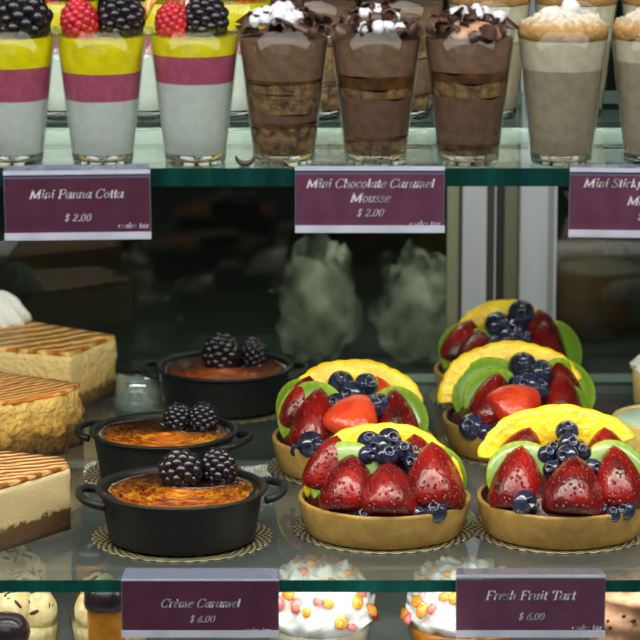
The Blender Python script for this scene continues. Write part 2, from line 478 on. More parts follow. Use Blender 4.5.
M['film'] = film('crumpled_cling_film', (176, 182, 168), 0.36, 0.72, 0.16, 0.9)
M['reflection_brown'] = mat('brown_reflection', (86, 62, 46), rough=0.9, c2=(70, 50, 38), scale=0.3)  # brown of the shape added in place of a blurred reflection
M['plastic'] = glassy('clear_plastic', (0.82, 0.88, 0.87), haze=0.14, gain=1.8, rough=0.06)
M['wafer'] = stripe_mat('striped_wafer', (226, 150, 40), (236, 206, 120), 0.6, 1.2, coat=0.1, bump=0.02)
M['wafer_red'] = stripe_mat('striped_stick', (236, 228, 214), (200, 60, 40), 0.6, 0.9, coat=0.1, bump=0.01)
M['counter'] = mat('grey_counter', (34, 38, 36), rough=0.5, c2=(44, 48, 46), scale=0.3)


# ------------------------------------------------------------------ lettering: pen strokes with thick stems and thin hairlines
GL = {
 'a': (.50, ['s.36,.36 .26,.44 .11,.36 .05,.16 .12,.01 .24,.07 .36,.3', 'l.40,.46 .37,.05 .42,.0 .50,.06']),
 'c': (.40, ['s.36,.36 .26,.45 .1,.34 .06,.14 .16,0 .3,.04 .36,.1']),
 'e': (.41, ['s.07,.2 .25,.24 .35,.34 .28,.45 .14,.38 .06,.18 .14,.01 .28,.03 .37,.12']),
 'f': (.32, ['s.42,.63 .35,.68 .26,.6 .21,.3 .17,0 .1,-.17 .0,-.15', 'l.1,.43 .35,.43']),
 'h': (.48, ['l.03,.67 .1,.68 .1,0', 's.1,.22 .2,.41 .32,.43 .36,.3 .35,.06 .4,.0 .46,.05']),
 'i': (.26, ['s.04,.38 .12,.44 .12,.1 .15,.0 .23,.06', 'l.13,.59 .13,.67']),
 'k': (.45, ['l.03,.67 .1,.68 .1,0', 's.38,.42 .28,.4 .12,.22', 'l.2,.26 .36,.02 .43,.05']),
 'l': (.25, ['l.04,.67 .12,.68 .12,.03 .2,.05']),
 'm': (.70, ['l.04,.42 .1,.45 .1,0', 's.1,.22 .2,.42 .3,.43 .33,.3 .33,0', 's.33,.22 .42,.42 .52,.43 .56,.3 .55,.05 .6,0 .66,.06']),
 'n': (.48, ['l.04,.42 .1,.45 .1,0', 's.1,.22 .2,.41 .32,.43 .36,.3 .35,.06 .4,.0 .46,.05']),
 'o': (.44, ['s.22,.45 .08,.32 .08,.1 .2,0 .34,.12 .35,.34 .22,.45']),
 'r': (.35, ['l.04,.42 .1,.45 .1,0', 's.1,.22 .2,.41 .33,.44']),
 's': (.36, ['s.3,.38 .2,.45 .1,.38 .14,.26 .27,.18 .27,.06 .15,0 .04,.06']),
 't': (.28, ['l.12,.6 .12,.06 .18,0 .26,.06', 'l.02,.43 .26,.43']),
 'u': (.48, ['s.03,.38 .1,.44 .09,.15 .15,.0 .27,.08 .36,.3', 'l.37,.44 .36,.04 .44,.06']),
 'x': (.41, ['l.04,.42 .12,.42 .28,.02 .38,.03', 'l.36,.43 .04,.02']),
 'y': (.42, ['l.04,.42 .12,.44 .2,.02', 'l.38,.44 .2,.02 .08,-.18 0,-.18']),
 'C': (.64, ['s.6,.52 .5,.66 .32,.67 .12,.5 .07,.25 .18,.03 .38,0 .56,.12', 'l.6,.68 .6,.5']),
 'F': (.58, ['l.15,.67 .15,0', 'l.04,.67 .56,.67 .56,.54', 'l.15,.36 .42,.36', 'l.04,0 .28,0']),
 'M': (.86, ['l.1,0 .14,.67', 'l.14,.67 .4,.04', 'l.4,.04 .72,.67', 'l.72,.67 .72,0', 'l0,0 .2,0', 'l.6,0 .84,0', 'l.04,.67 .14,.67', 'l.72,.67 .84,.67']),
 'P': (.58, ['l.15,.67 .15,0', 's.15,.66 .4,.67 .54,.52 .42,.34 .15,.32', 'l.04,0 .28,0', 'l.04,.67 .16,.67']),
 'S': (.52, ['s.45,.55 .36,.67 .2,.67 .1,.52 .2,.39 .38,.28 .42,.12 .28,0 .12,.02 .05,.15']),
 'T': (.62, ['l.06,.52 .06,.67 .62,.67 .62,.52', 'l.34,.67 .34,0', 'l.22,0 .46,0']),
 '$': (.50, ['s.4,.52 .32,.62 .18,.62 .1,.5 .2,.38 .36,.28 .38,.14 .26,.04 .12,.06 .06,.16', 'l.24,.74 .24,-.06']),
 '2': (.50, ['s.06,.5 .16,.66 .34,.62 .36,.46 .22,.24 .04,.02', 'l.04,.02 .42,.02']),
 '0': (.50, ['s.24,.67 .1,.55 .06,.3 .12,.06 .22,0 .36,.12 .4,.36 .36,.6 .24,.67']),
 '6': (.50, ['s.42,.66 .22,.52 .07,.25 .14,.03 .3,.02 .4,.18 .34,.36 .18,.36 .08,.22']),
 '.': (.20, ['l.08,.0 .08,.08']),
 '+': (.50, ['l.06,.25 .42,.25', 'l.24,.43 .24,.07']),
 ' ': (.26, []),
}
GL['\u00e8'] = (.41, GL['e'][1] + ['l.14,.66 .27,.54'])


def smooth_poly(p, k=5):
    if len(p) < 3: return p
    out = []
    for i in range(len(p) - 1):
        p0 = p[max(i - 1, 0)]; p1 = p[i]; p2 = p[i + 1]; p3 = p[min(i + 2, len(p) - 1)]
        for j in range(k):
            t = j / k
            out.append(tuple(0.5 * (2 * p1[c] + (p2[c] - p0[c]) * t + (2 * p0[c] - 5 * p1[c] + 4 * p2[c] - p3[c]) * t * t + (3 * p1[c] - p0[c] - 3 * p2[c] + p3[c]) * t ** 3) for c in (0, 1)))
    out.append(p[-1])
    return out


def text_mesh(s, size, bold=1.0, shear=0.26):
    """flat lettering in the xz plane facing -y, centred on x = 0, baseline z = 0"""
    mb = MB(); x = 0.0
    for ch in s:
        adv, st = GL[ch]
        for q in st:
            p = [tuple(float(c) for c in w.split(',')) for w in q[1:].split()]
            if q[0] == 's': p = smooth_poly(p)
            for (ax, az), (bx, bz) in zip(p[:-1], p[1:]):
                dx, dz = bx - ax, bz - az
                l = math.hypot(dx, dz)
                if l < 1e-6: continue
                ux, uz = dx / l, dz / l
                w = (0.020 + 0.031 * abs(uz) ** 1.2) * bold
                nx, nz = -uz * w, ux * w
                e = 0.012
                ax_, az_, bx_, bz_ = ax - ux * e, az - uz * e, bx + ux * e, bz + uz * e
                vs = [(x + ax_ + nx, 0, az_ + nz), (x + ax_ - nx, 0, az_ - nz), (x + bx_ - nx, 0, bz_ - nz), (x + bx_ + nx, 0, bz_ + nz)]
                mb.add([((vx + shear * vz) * size, vy, vz * size) for vx, vy, vz in vs], [(0, 1, 2, 3)])
        x += adv * 1.04
    w = x * size
    for v in mb.v: v.x -= w / 2
    return mb, w


# ------------------------------------------------------------------ the case: deck, shelves, rear doors, back room
def struct(name, mb, m, parent=None, **k):
    o = mb.build(name, m, parent, smooth=False, **k)
    if parent is None: o['kind'] = 'structure'
    return o


DECK = -11.0
mb = MB(); mb.box(-70, 70, -22, 58, DECK - 1, DECK); struct('floor', mb, M['deck'])
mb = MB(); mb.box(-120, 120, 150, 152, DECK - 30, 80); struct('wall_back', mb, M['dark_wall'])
mb = MB(); mb.box(-120, 120, 58.2, 150, -3.0, -2.0); struct('trim_1', mb, M['counter'])


def shelf(name, label, x0, x1, y0, y1, z0, z1, glass, edge, back=None):
    o = thing(name, label, 'shelf', (0, y0, z1))
    g = MB()
    d = y1 - y0; h = z1 - z0
    # top and bottom sheets, then the opaque looking cut edges
    g.add([(x0, 0, 0), (x1, 0, 0), (x1, d, 0), (x0, d, 0)], [(0, 1, 2, 3)])
    g.add([(x0, 0, -h), (x1, 0, -h), (x1, d, -h), (x0, d, -h)], [(3, 2, 1, 0)])
    g.build('glass_sheet', glass, o, smooth=False)
    e = MB(); e.box(x0, x1, -0.06, 0.0, -h, 0.0)
    e.build('front_edge', edge, o, smooth=False)
    e = MB(); e.box(x0, x1, d, d + 0.12, -h * 0.8, 0.0)
    e.build('rear_edge', M['edge_hi'], o, smooth=False)
    return o


shelf('glass_shelf', 'lower glass shelf with green edge carrying the tarts, pots and cake slices', -60, 60, 0, 51, -0.7, 0, M['shelf_glass'], M['edge'])
shelf('glass_shelf', 'upper glass shelf with thick green edge under the front row of dessert cups', -60, 60, 0, 14.2, ZU - 1.0, ZU, M['shelf_glass_up'], M['edge_lo'])
shelf('glass_shelf', 'rear strip of upper glass shelf under the back row of dessert cups', -60, 60, 14.6, 30, ZU - 1.0, ZU, M['shelf_glass_up'], M['edge_hi'])

mb = MB(); mb.box(-60, 60, 29.0, 29.5, -1.15, -0.72)
tag(mb.build('support_bar', M['alu'], None, smooth=False), 'thin pale metal bar running under the lower glass shelf', 'support bar')

# rear sliding doors
DY = 54.0


def stile(px0, px1, name, m, parent, y0=DY, dep=2.0, z0=DECK, z1=48):
    a = aty(px0, 280, y0).x; b = aty(px1, 280, y0).x
    g = MB(); g.box(a, b, y0, y0 + dep, z0, z1)
    return g.build(name, m, parent, smooth=False)


d1 = bpy.data.objects.new('door_1', None); COL.objects.link(d1); d1['kind'] = 'structure'
d2 = bpy.data.objects.new('door_2', None); COL.objects.link(d2); d2['kind'] = 'structure'
stile(462, 486, 'door_frame', M['alu'], d1)
stile(447, 458, 'door_frame', M['alu_tan'], d1, dep=1.6)
stile(458, 462, 'seal', M['rubber'], d1, dep=1.4)
stile(486, 494, 'seal', M['rubber'], d1, dep=1.4)
stile(494, 495.4, 'seal', M['alu'], d1, dep=1.5)
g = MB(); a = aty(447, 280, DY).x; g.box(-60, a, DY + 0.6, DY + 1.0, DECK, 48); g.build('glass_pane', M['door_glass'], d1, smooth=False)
stile(495.4, 506, 'trim_2', M['rubber'], None, y0=DY + 2.2)['kind'] = 'structure'
stile(504, 517, 'trim_3', M['alu_tan'], None, y0=DY + 2.0)['kind'] = 'structure'
stile(516, 520, 'trim_4', M['rubber'], None, y0=DY + 2.2)['kind'] = 'structure'
stile(520, 547, 'door_frame', M['alu'], d2)
stile(547, 553.5, 'seal', M['alu_mid'], d2, dep=1.6)
stile(553.5, 556, 'door_frame', M['alu'], d2, dep=1.8)
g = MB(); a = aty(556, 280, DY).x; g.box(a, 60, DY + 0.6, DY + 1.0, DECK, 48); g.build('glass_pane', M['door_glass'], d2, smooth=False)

# plastic wrapped bundles and an added brown shape for a blurred reflection, dim behind the rear doors


def bundle(px, w, h, seed, label):
    p = aty(px, 372, 64); zb = -2.0
    o = thing('plastic_wrapped_bundle', label, 'plastic wrap', (p.x, 64, zb), group='plastic bundles behind the rear door')
    g = MB()
    g.ball((0, 0, h * 0.5), (w, 3.5, h * 0.5), 40, 28, f=lambda q: 1 + 0.30 * noise.fractal(q * 2.2 + Vector((seed, 0, 0)), 0.8, 2.0, 5))
    g.build('wrap', M['film'], o)
    g = MB(); g.ball((0, 2, h * 0.4), (w * 0.7, 3, h * 0.4), 24, 16, f=lambda q: 1 + 0.2 * noise.noise(q * 1.7 + Vector((seed, 4, 0))))
    g.build('contents', M['film'], o)


bundle(318, 3.0, 9.0, 2.0, 'crumpled clear plastic bundle behind glass, above the rear left tart')
bundle(420, 3.2, 8.4, 9.0, 'crumpled clear plastic bundle behind glass, left of the pale door stile')

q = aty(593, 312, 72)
o = thing('reflection_standin', 'added dim brown shape behind the right rear door, standing in for a blurred reflection', 'reflection stand-in', (q.x, 72, -2.0))
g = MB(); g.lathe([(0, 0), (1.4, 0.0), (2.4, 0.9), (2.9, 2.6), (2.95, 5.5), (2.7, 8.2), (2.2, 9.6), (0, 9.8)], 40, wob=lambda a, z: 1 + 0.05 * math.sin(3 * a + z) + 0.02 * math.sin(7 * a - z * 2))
g.build('standin_body', M['reflection_brown'], o)
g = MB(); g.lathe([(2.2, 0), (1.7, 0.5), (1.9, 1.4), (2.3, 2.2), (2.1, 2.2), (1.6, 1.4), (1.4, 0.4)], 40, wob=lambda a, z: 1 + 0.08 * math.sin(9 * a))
g.build('standin_top', M['reflection_brown'], o, loc=(0, 0, 9.4))

# ------------------------------------------------------------------ sign holders


def sign(px0, px1, py_face, py_bot, zt, card_px, ledge, lines, label, rz=0.0, m=None, clear=0.45, roll=0.0):
    yf = -0.55
    a = aty(px0, py_face, yf); b = aty(px1, py_face, yf); c = aty(px0, py_bot, yf)
    w = b.x - a.x; h = a.z - c.z
    o = thing('price_sign', label, 'price sign', ((a.x + b.x) / 2, yf, a.z), rz, 'price signs on the shelf edges')
    o.rotation_euler = (0, roll, rz)
    g = MB()
    g.box(-w / 2, w / 2, 0.06, 0.16, -h, 0)
    g.build('back_plate', M['acryl'], o, smooth=False)
    g = MB()
    top = zt + 0.14 - a.z
    g.add([(-w / 2, 0.0, 0.0), (w / 2, 0.0, 0.0), (w / 2 - .12, ledge, top), (-w / 2 + .12, ledge, top),
           (-w / 2, 0.0, -.1), (w / 2, 0.0, -.1), (w / 2 - .12, ledge, top - .1), (-w / 2 + .12, ledge, top - .1)],
          [(0, 1, 2, 3), (7, 6, 5, 4), (0, 4, 5, 1), (2, 6, 7, 3), (0, 3, 7, 4), (1, 5, 6, 2)])
    g.build('ledge', M['acryl'], o, smooth=False)
    lip = 0.42
    g = MB()
    g.box(-w / 2, w / 2, -0.30, 0.06, -h, -h + lip * 0.55)
    g.box(-w / 2, w / 2, -0.34, -0.28, -h + .02, -h + lip)
    g.build('lip', M['acryl_white'], o, smooth=False)
    g = MB(); g.box(-w / 2 + 0.05, w / 2 - 0.05, -0.02, 0.05, -h + 0.2, -clear)
    cd = g.build('card', m or M['card'], o, smooth=False)
    hi = MB(); hi.box(-w / 2, w / 2, -0.03, 0.06, -clear * 0.55, -clear * 0.05)
    hi.build('top_band', M['acryl_white'], o, smooth=False)
    for (s, px, py, size, bold) in lines:
        p = aty(px, py, yf)
        t, tw = text_mesh(s, size, bold)
        t.build('lettering', M['ink'], cd, smooth=False, loc=(p.x - (a.x + b.x) / 2, -0.05, p.z - a.z))
    return o


sign(3, 150, 170, 239, ZU, None, 0.9, [('Mini Panna Cotta', 76, 198, .70, 1.15), ('$ 2.00', 77, 221, .58, 1.15), ('+sales tax', 132, 228.5, .44, 1.0)],
     'plum price sign reading Mini Panna Cotta on the upper shelf edge', roll=-0.012, m=M['card_dark'])
sign(295, 445, 166, 232, ZU, None, 0.9, [('Mini Chocolate Caramel', 370, 187.5, .70, 1.15), ('Mousse', 370, 202, .72, 1.15), ('$ 2.00', 370, 216, .58, 1.15), ('+sales tax', 424, 226, .44, 0.9)],
     'plum price sign reading Mini Chocolate Caramel Mousse on the upper shelf edge', roll=0.0)
sign(570, 718, 168, 237, ZU, None, 0.9, [('Mini Sticky Toffee', 631, 187.5, .69, 1.15), ('Mousse', 647, 205, .72, 1.15), ('$ 2.00', 651, 220, .58, 1.15)],
     'plum price sign reading Mini Sticky, cut off by the right edge', roll=0.012)
sign(121, 279, 579, 636, 0, None, 2.4, [('Cr\u00e8me Caramel', 200, 607, .70, 1.15), ('$ 6.00', 202, 622, .56, 1.15), ('+sales tax', 256, 632, .40, 0.9)],
     'plum price sign reading Cr\u00e8me Caramel on the lower shelf edge', m=M['card_dark'], clear=0.2)
sign(456, 606, 575, 636, 0, None, 2.4, [('Fresh Fruit Tart', 530, 599.5, .76, 1.15), ('$ 6.00', 531, 619.5, .58, 1.15), ('+sales tax', 586, 629.5, .44, 1.0)],
     'plum price sign reading Fresh Fruit Tart on the lower shelf edge', clear=0.3)

# ------------------------------------------------------------------ berries and fruit meshes


def drupe_mesh(name, m, a, h, n, r, seed, hollow=False):
    rnd = random.Random(seed)
    g = MB()
    g.ball((0, 0, h * 0.5), (a * 0.88, a * 0.88, h * 0.44), 16, 12)
    ga = PI * (3 - math.sqrt(5))
    for i in range(n):
        t = 1 - 2 * (i + 0.5) / n
        if t < -0.9: continue
        q = math.sqrt(1 - t * t)
        an = ga * i
        wd = a * (1 - 0.14 * (t * 0.5 + 0.5))
        rr = r * rnd.uniform(0.9, 1.12)
        c = (q * math.cos(an) * wd * 0.86, q * math.sin(an) * wd * 0.86, h * 0.5 + t * h * 0.42)
        g.ball(c, rr, 9, 7)
    return g.mesh(name, m)


BLACK = [drupe_mesh('blackberry', M['blackberry'], 1.12, 2.0, 46, 0.33, 1), drupe_mesh('blackberry', M['blackberry'], 1.06, 2.2, 50, 0.30, 2)]
RASP = drupe_mesh('raspberry', M['raspberry'], 0.92, 2.1, 74, 0.22, 3)


def straw_mesh(seed, m, blunt=1.0):
    g = MB()
    prof = []
    for i in range(15):
        t = i / 14
        if t < 0.2: r = 0.72 + 0.28 * math.sin(t / 0.2 * PI / 2)
        else: r = max(0.0, 1 - ((t - 0.2) / 0.8) ** 1.9) ** 0.72
        if t == 0: r = 0
        prof.append((0.55 * r if t > 0.0 else 0.0, t))
    prof[0] = (0.0, 0.02)
    g.lathe(prof, 24, wob=lambda a, z: 1 + 0.07 * math.sin(2 * a + seed) + 0.04 * math.sin(3 * a + seed * 2))
    return g.mesh('strawberry', m)


# unit strawberry: length 1 cm along z (tip at z = 1), widest about 1.1 cm -> scaled when placed
STRAW = [straw_mesh(k * 1.7, M['strawberry']) for k in range(3)]
STRAWB = straw_mesh(2.2, M['strawcut'])


def blueberry_mesh():
    g = MB()
    prof = [(0, -0.92)] + [(math.cos(t), 0.92 * math.sin(t)) for t in [(-PI / 2) + PI * k / 14 for k in range(1, 12)]]
    prof += [(0.45, 0.90), (0.42, 0.97), (0.30, 0.93), (0.26, 0.78), (0, 0.72)]
    g.lathe(prof, 20, wob=lambda a, z: 1 + (0.10 * math.sin(5 * a) if z > 0.88 else 0))
    return g.mesh('blueberry', M['blueberry'])


BLUE = blueberry_mesh()


def kiwi_mesh():
    g = MB()
    R = 2.0; h = 0.17
    prof = [(0, -h), (R * 0.6, -h), (R * 0.93, -h * 0.9), (R, -h * 0.3), (R, h * 0.3), (R * 0.93, h * 0.9), (R * 0.6, h), (R * 0.3, h * 1.05), (0, h * 1.05)]
    g.lathe(prof, 40, wob=lambda a, z: 1 + 0.02 * math.sin(3 * a + 1))
    return g.mesh('kiwi_slice', M['kiwi'])


KIWI = kiwi_mesh()


def mango_mesh(seed, ax, az, t0, t1, inner=0.55, lean=0.35, bumps=11, skew=0.0):
    """fan of thin mango slices laid as one crescent, ridged and scalloped along its outer edge"""
    rnd = random.Random(seed)
    g = MB(); n = 90; vs = []; fs = []
    cs = [(0.0, 0.5), (0.12, 0.85), (0.35, 1.0), (0.65, 1.0), (0.88, 0.85), (1.0, 0.45), (1.0, -0.45), (0.88, -0.85), (0.5, -1.0), (0.12, -0.85), (0.0, -0.5)]
    ph = rnd.uniform(0, 6)
    for i in range(n + 1):
        u = i / n
        th = t0 + (t1 - t0) * u
        taper = min(1.0, math.sin(PI * min(max(u, 0.0), 1.0)) * 3.2 + 0.55)
        sc = 1 + 0.018 * abs(math.sin(bumps * PI * u)) + 0.022 * math.sin(5 * u + ph) + 0.012 * math.sin(23 * u + ph)
        rip = 0.035 * (abs(math.sin(bumps * PI * u)) - 0.5)
        for (a, b) in cs:
            k = (1 - (1 - inner) * taper * (1 - a)) * sc
            x = ax * k * math.cos(th)
            z = az * k * math.sin(th) + skew * x
            y = lean * z + b * 0.30 * (1 - 0.55 * a) + rip * a
            vs.append((x, y, z))
    m = len(cs)
    for i in range(n):
        for k in range(m):
            k2 = (k + 1) % m
            fs.append((i * m + k, i * m + k2, (i + 1) * m + k2, (i + 1) * m + k))
    fs.append(tuple(range(m - 1, -1, -1))); fs.append(tuple(n * m + k for k in range(m)))
    g.add(vs, fs)
    return g.mesh('mango_slice', M['mango'])


def shell_mesh():
    g = MB()
    g.lathe([(0, 0.0), (4.45, 0.0), (4.62, 0.06), (4.95, 1.0), (5.12, 1.78), (5.08, 1.90)], 72)
    g.lathe([(5.08, 1.90), (4.98, 1.93), (4.86, 1.86), (4.72, 1.2)], 72, mi=1)
    return g


me = MB()
me.lathe([(0, 0.0), (4.45, 0.0), (4.62, 0.06), (4.95, 1.0), (5.12, 1.76), (5.10, 1.88), (5.02, 1.93), (4.86, 1.90), (4.76, 1.80), (4.66, 1.2), (0, 1.2)], 72,
         wob=lambda a, z: 1 + 0.006 * math.sin(7 * a + z))
# the inner lining takes the dark material
nfac = 72
for i, f in enumerate(me.f):
    if i // nfac >= 7: me.mi[i] = 1
SHELL = me.mesh('tart_shell', [M['shell'], M['shell_in']])
me = MB(); me.ball((0, 0, 0), (4.66, 4.66, 2.6), 48, 24, f=lambda q: 1 + 0.03 * noise.noise(q * 4))
me.f = [f for f in me.f]
FILL = me.mesh('glazed_filling', M['glaze'])
me = MB()
me.lathe([(0, 0.0), (3.5, 0.0), (5.5, 0.03), (5.75, 0.06), (5.75, 0.02)], 112, wob=lambda a, z: 1 + (0.018 * abs(math.sin(16 * a)) if z > 0.01 else 0))
DOILY = me.mesh('lace_doily', M['doily'])


def frame_from(d, twist=0.0):
    d = Vector(d).normalized()
    q = Vector((0, 0, 1)).rotation_difference(d)
    return (q.to_matrix() @ Matrix.Rotation(twist, 3, 'Z'))


def doily(p, label, sc=1.0):
    o = put('lace_doily', DOILY, None, loc=(p[0], p[1], 0.02), sc=sc)
    return tag(o, label, 'doily', 'foil lace doilies')


def tart(px, y, label, dl, straws, kiwis, blues, mango, sc=1.0, rz=0.0, reds=()):
    p = aty(px, 500, y)
    zc = (Vector((0, y, 0)) - CAM).dot(FW)
    x = (px - 320) / FPX * zc
    doily((x, y + 0.3), dl, 0.93 * sc)
    o = thing('fruit_tart', label, 'fruit tart', (x, y, 0.09), rz, 'fresh fruit tarts', sc)
    put('tart_shell', SHELL, o, sc=(1, 1, 1.1))
    put('glazed_filling', FILL, o, loc=(0, 0, 1.3))
    for k, (b, t, w) in enumerate(straws):
        b = Vector(b); t = Vector(t); L = (t - b).length
        mm = STRAWB if k in reds else STRAW[k % 3]
        put('strawberry', mm, o, loc=b, rot=frame_from(t - b, k * 1.1), sc=(w / 1.1, w / 1.1, L))
    for (c, nrm, r) in kiwis:
        put('kiwi_slice', KIWI, o, loc=c, rot=frame_from(nrm), sc=r / 2.0)
    for k, (c, r) in enumerate(blues):
        put('blueberry', BLUE, o, loc=c, rot=frame_from((0.4 * math.sin(k * 2.3), -0.75, 0.5 + 0.3 * math.cos(k * 1.7))), sc=r)
    if mango:
        put('mango_slice', mango_mesh(*mango[0], **mango[1]), o, loc=mango[2])
    return o


ST = [  # base, tip, width : centre front, left, right, back left, back right
    ((0.3, -4.0, 1.5), (0.6, -1.9, 5.0), 3.9),
    ((-3.0, -2.6, 1.5), (-2.5, -0.7, 5.3), 3.5),
    ((3.2, -2.5, 1.5), (2.9, -0.6, 5.3), 3.5),
    ((-2.9, 0.9, 2.6), (-1.9, 1.3, 5.9), 3.3),
    ((2.8, 0.9, 2.6), (2.5, 1.3, 5.9), 3.3),
]
BL = [((0.25, 0.6, 5.8), 0.72), ((0.3, -0.4, 5.3), 0.68), ((0.15, -1.3, 4.8), 0.7), ((-1.0, -0.6, 4.7), 0.6), ((1.05, -0.5, 4.8), 0.6), ((-0.8, -1.7, 4.1), 0.55), ((1.6, -1.5, 4.1), 0.6), ((0.8, 0.3, 4.9), 0.6), ((-0.5, 0.2, 4.8), 0.6)]
PI_ = PI
TN = 'foil lace doily under the '
tart(562, 10.2, 'fruit tart behind the Fresh Fruit Tart sign, wide smooth mango fan and pointed centre strawberry',
     TN + 'tart behind the Fresh Fruit Tart sign', ST, [((-2.5, -0.8, 3.45), (-0.3, -1, 0.5), 2.15), ((3.0, -0.7, 3.45), (0.3, -1, 0.5), 2.15)],
     BL + [((-2.5, -3.7, 2.6), 0.8), ((3.4, -3.5, 2.1), 0.6), ((2.6, -4.0, 2.0), 0.5), ((1.9, -3.7, 2.2), 0.5)],
     ((1, 4.9, 3.2, PI * 0.98, PI * 0.14), dict(inner=0.25, lean=0.30, bumps=9), (0.05, 1.0, 3.9)))
st = [((0.2, -4.0, 1.5), (0.3, -1.9, 4.6), 3.7), ((-2.2, -3.0, 1.5), (-1.9, -1.2, 4.9), 3.7), ((2.9, -2.5, 1.5), (2.8, -0.6, 5.5), 3.9), ((-3.6, 0.0, 2.2), (-2.8, 0.5, 5.6), 3.0), ((2.0, 1.0, 2.6), (1.8, 1.3, 5.5), 3.0)]
bl = [((-0.9, 0.2, 5.2), 0.76), ((0.3, 0.5, 5.3), 0.76), ((-0.3, -0.5, 5.1), 0.74), ((0.1, -1.3, 4.8), 0.74), ((1.1, -0.6, 4.9), 0.64), ((1.7, -1.2, 4.4), 0.6), ((-1.0, -0.8, 4.7), 0.6), ((-1.2, -4.2, 1.9), 0.6), ((2.9, -3.7, 2.1), 0.72), ((1.9, -4.0, 2.0), 0.5)]
tart(384, 10.2, 'front left fruit tart, dark glazed strawberries under a mango arch, left of its sign',
     TN + 'front tart with dark glazed strawberries', st, [((-2.25, -1.1, 3.35), (-0.25, -1, 0.5), 2.3), ((3.4, 0.3, 3.0), (0.8, -1, 0.35), 1.9)], bl,
     ((2, 4.7, 3.5, PI * 1.08, PI * -0.02), dict(inner=0.62, lean=0.25, bumps=12), (0.0, 0.7, 2.5)))
st = [((-0.6, -3.4, 2.6), (0.9, -1.6, 5.1), 3.4), ((-2.6, -2.6, 1.5), (-2.0, -0.8, 5.4), 3.3), ((2.9, -2.2, 1.6), (2.6, -0.6, 5.3), 3.1), ((-3.4, 0.4, 2.2), (-2.7, 0.8, 5.8), 3.0), ((1.8, 1.2, 2.8), (1.6, 1.5, 5.6), 3.0)]
bl = [((-0.7, 0.2, 5.4), 0.88), ((0.9, 0.2, 5.3), 0.82), ((0.0, -0.8, 5.0), 0.84), ((1.3, -1.7, 4.3), 0.88), ((1.9, -1.5, 4.5), 0.7), ((-1.0, -1.2, 4.5), 0.65), ((-2.6, -3.7, 2.4), 0.9), ((-3.4, -3.1, 1.9), 0.55)]
tart(352, 24.6, 'left rear fruit tart with bright orange-red centre strawberry, beside the crème caramel pots',
     TN + 'left rear tart beside the pots', st, [((-2.6, -0.9, 3.5), (-0.5, -1, 0.45), 2.35), ((-3.4, 0.7, 3.7), (-0.9, -1, 0.3), 1.9), ((2.9, -0.2, 3.2), (0.45, -1, 0.45), 2.1)], bl,
     ((3, 4.4, 3.0, PI * 0.9, PI * 0.04), dict(inner=0.5, lean=0.3, bumps=12), (0.2, 1.1, 3.6)), reds=(0, 4))
st = [((-1.6, -3.5, 2.5), (1.0, -2.2, 4.3), 3.5), ((-2.3, -2.4, 1.6), (-1.5, -0.8, 5.2), 3.3), ((2.6, -2.0, 1.6), (2.5, -0.7, 5.2), 3.0), ((2.9, 0.6, 2.4), (2.3, 0.8, 5.6), 2.8)]
bl = [((0.1, 0.1, 5.4), 0.98), ((1.3, -0.2, 5.1), 0.82), ((0.4, -1.2, 4.5), 0.8), ((1.1, -1.4, 4.2), 0.8), ((-0.3, -0.9, 4.5), 0.6), ((-3.3, -3.4, 2.2), 0.9), ((-2.5, -4.0, 2.0), 0.55)]
tart(520, 29.7, 'middle fruit tart of the right column, with a big ruffled mango crest over kiwi slices',
     TN + 'middle tart of the right column', st, [((-1.7, -0.9, 3.4), (-0.2, -1, 0.55), 2.15), ((-2.1, -0.1, 3.6), (-0.3, -1, 0.5), 2.5), ((2.9, 0.2, 3.7), (0.5, -1, 0.5), 2.2), ((3.3, -0.9, 2.6), (0.8, -1, 0.4), 1.7)], bl,
     ((4, 4.75, 3.5, PI * 1.04, PI * 0.10), dict(inner=0.5, lean=0.26, bumps=14), (-0.45, 0.55, 3.3)), reds=(0,))
st = [((-0.4, -3.4, 2.2), (0.2, -1.6, 4.6), 3.2), ((-2.3, -2.4, 1.6), (-2.0, -0.9, 5.0), 3.5), ((2.4, -1.8, 1.7), (2.5, -0.4, 5.6), 3.5), ((-3.4, 0.2, 2.2), (-2.5, 0.7, 5.4), 3.1), ((2.6, 1.0, 2.6), (2.2, 1.3, 6.0), 3.1)]
bl = [((0.9, -0.1, 6.0), 0.95), ((-0.7, -0.2, 5.2), 0.95), ((0.5, -1.0, 5.0), 0.85), ((0.0, -1.6, 4.5), 0.8), ((1.1, -1.5, 4.4), 0.7), ((-0.9, -1.6, 4.1), 0.7)]
tart(507, 43.6, 'rearmost fruit tart in front of the pale door stile, only a low mango strip showing',
     TN + 'rearmost tart by the door stile', st, [((-2.6, -0.7, 3.0), (-0.4, -1, 0.5), 2.1), ((-3.2, 0.5, 3.3), (-0.8, -1, 0.4), 1.9), ((3.5, 0.5, 3.2), (0.7, -1, 0.4), 2.1)], bl,
     ((5, 3.6, 2.8, PI * 0.86, PI * 0.25), dict(inner=0.5, lean=0.3, bumps=8), (-0.2, 1.0, 3.7)))

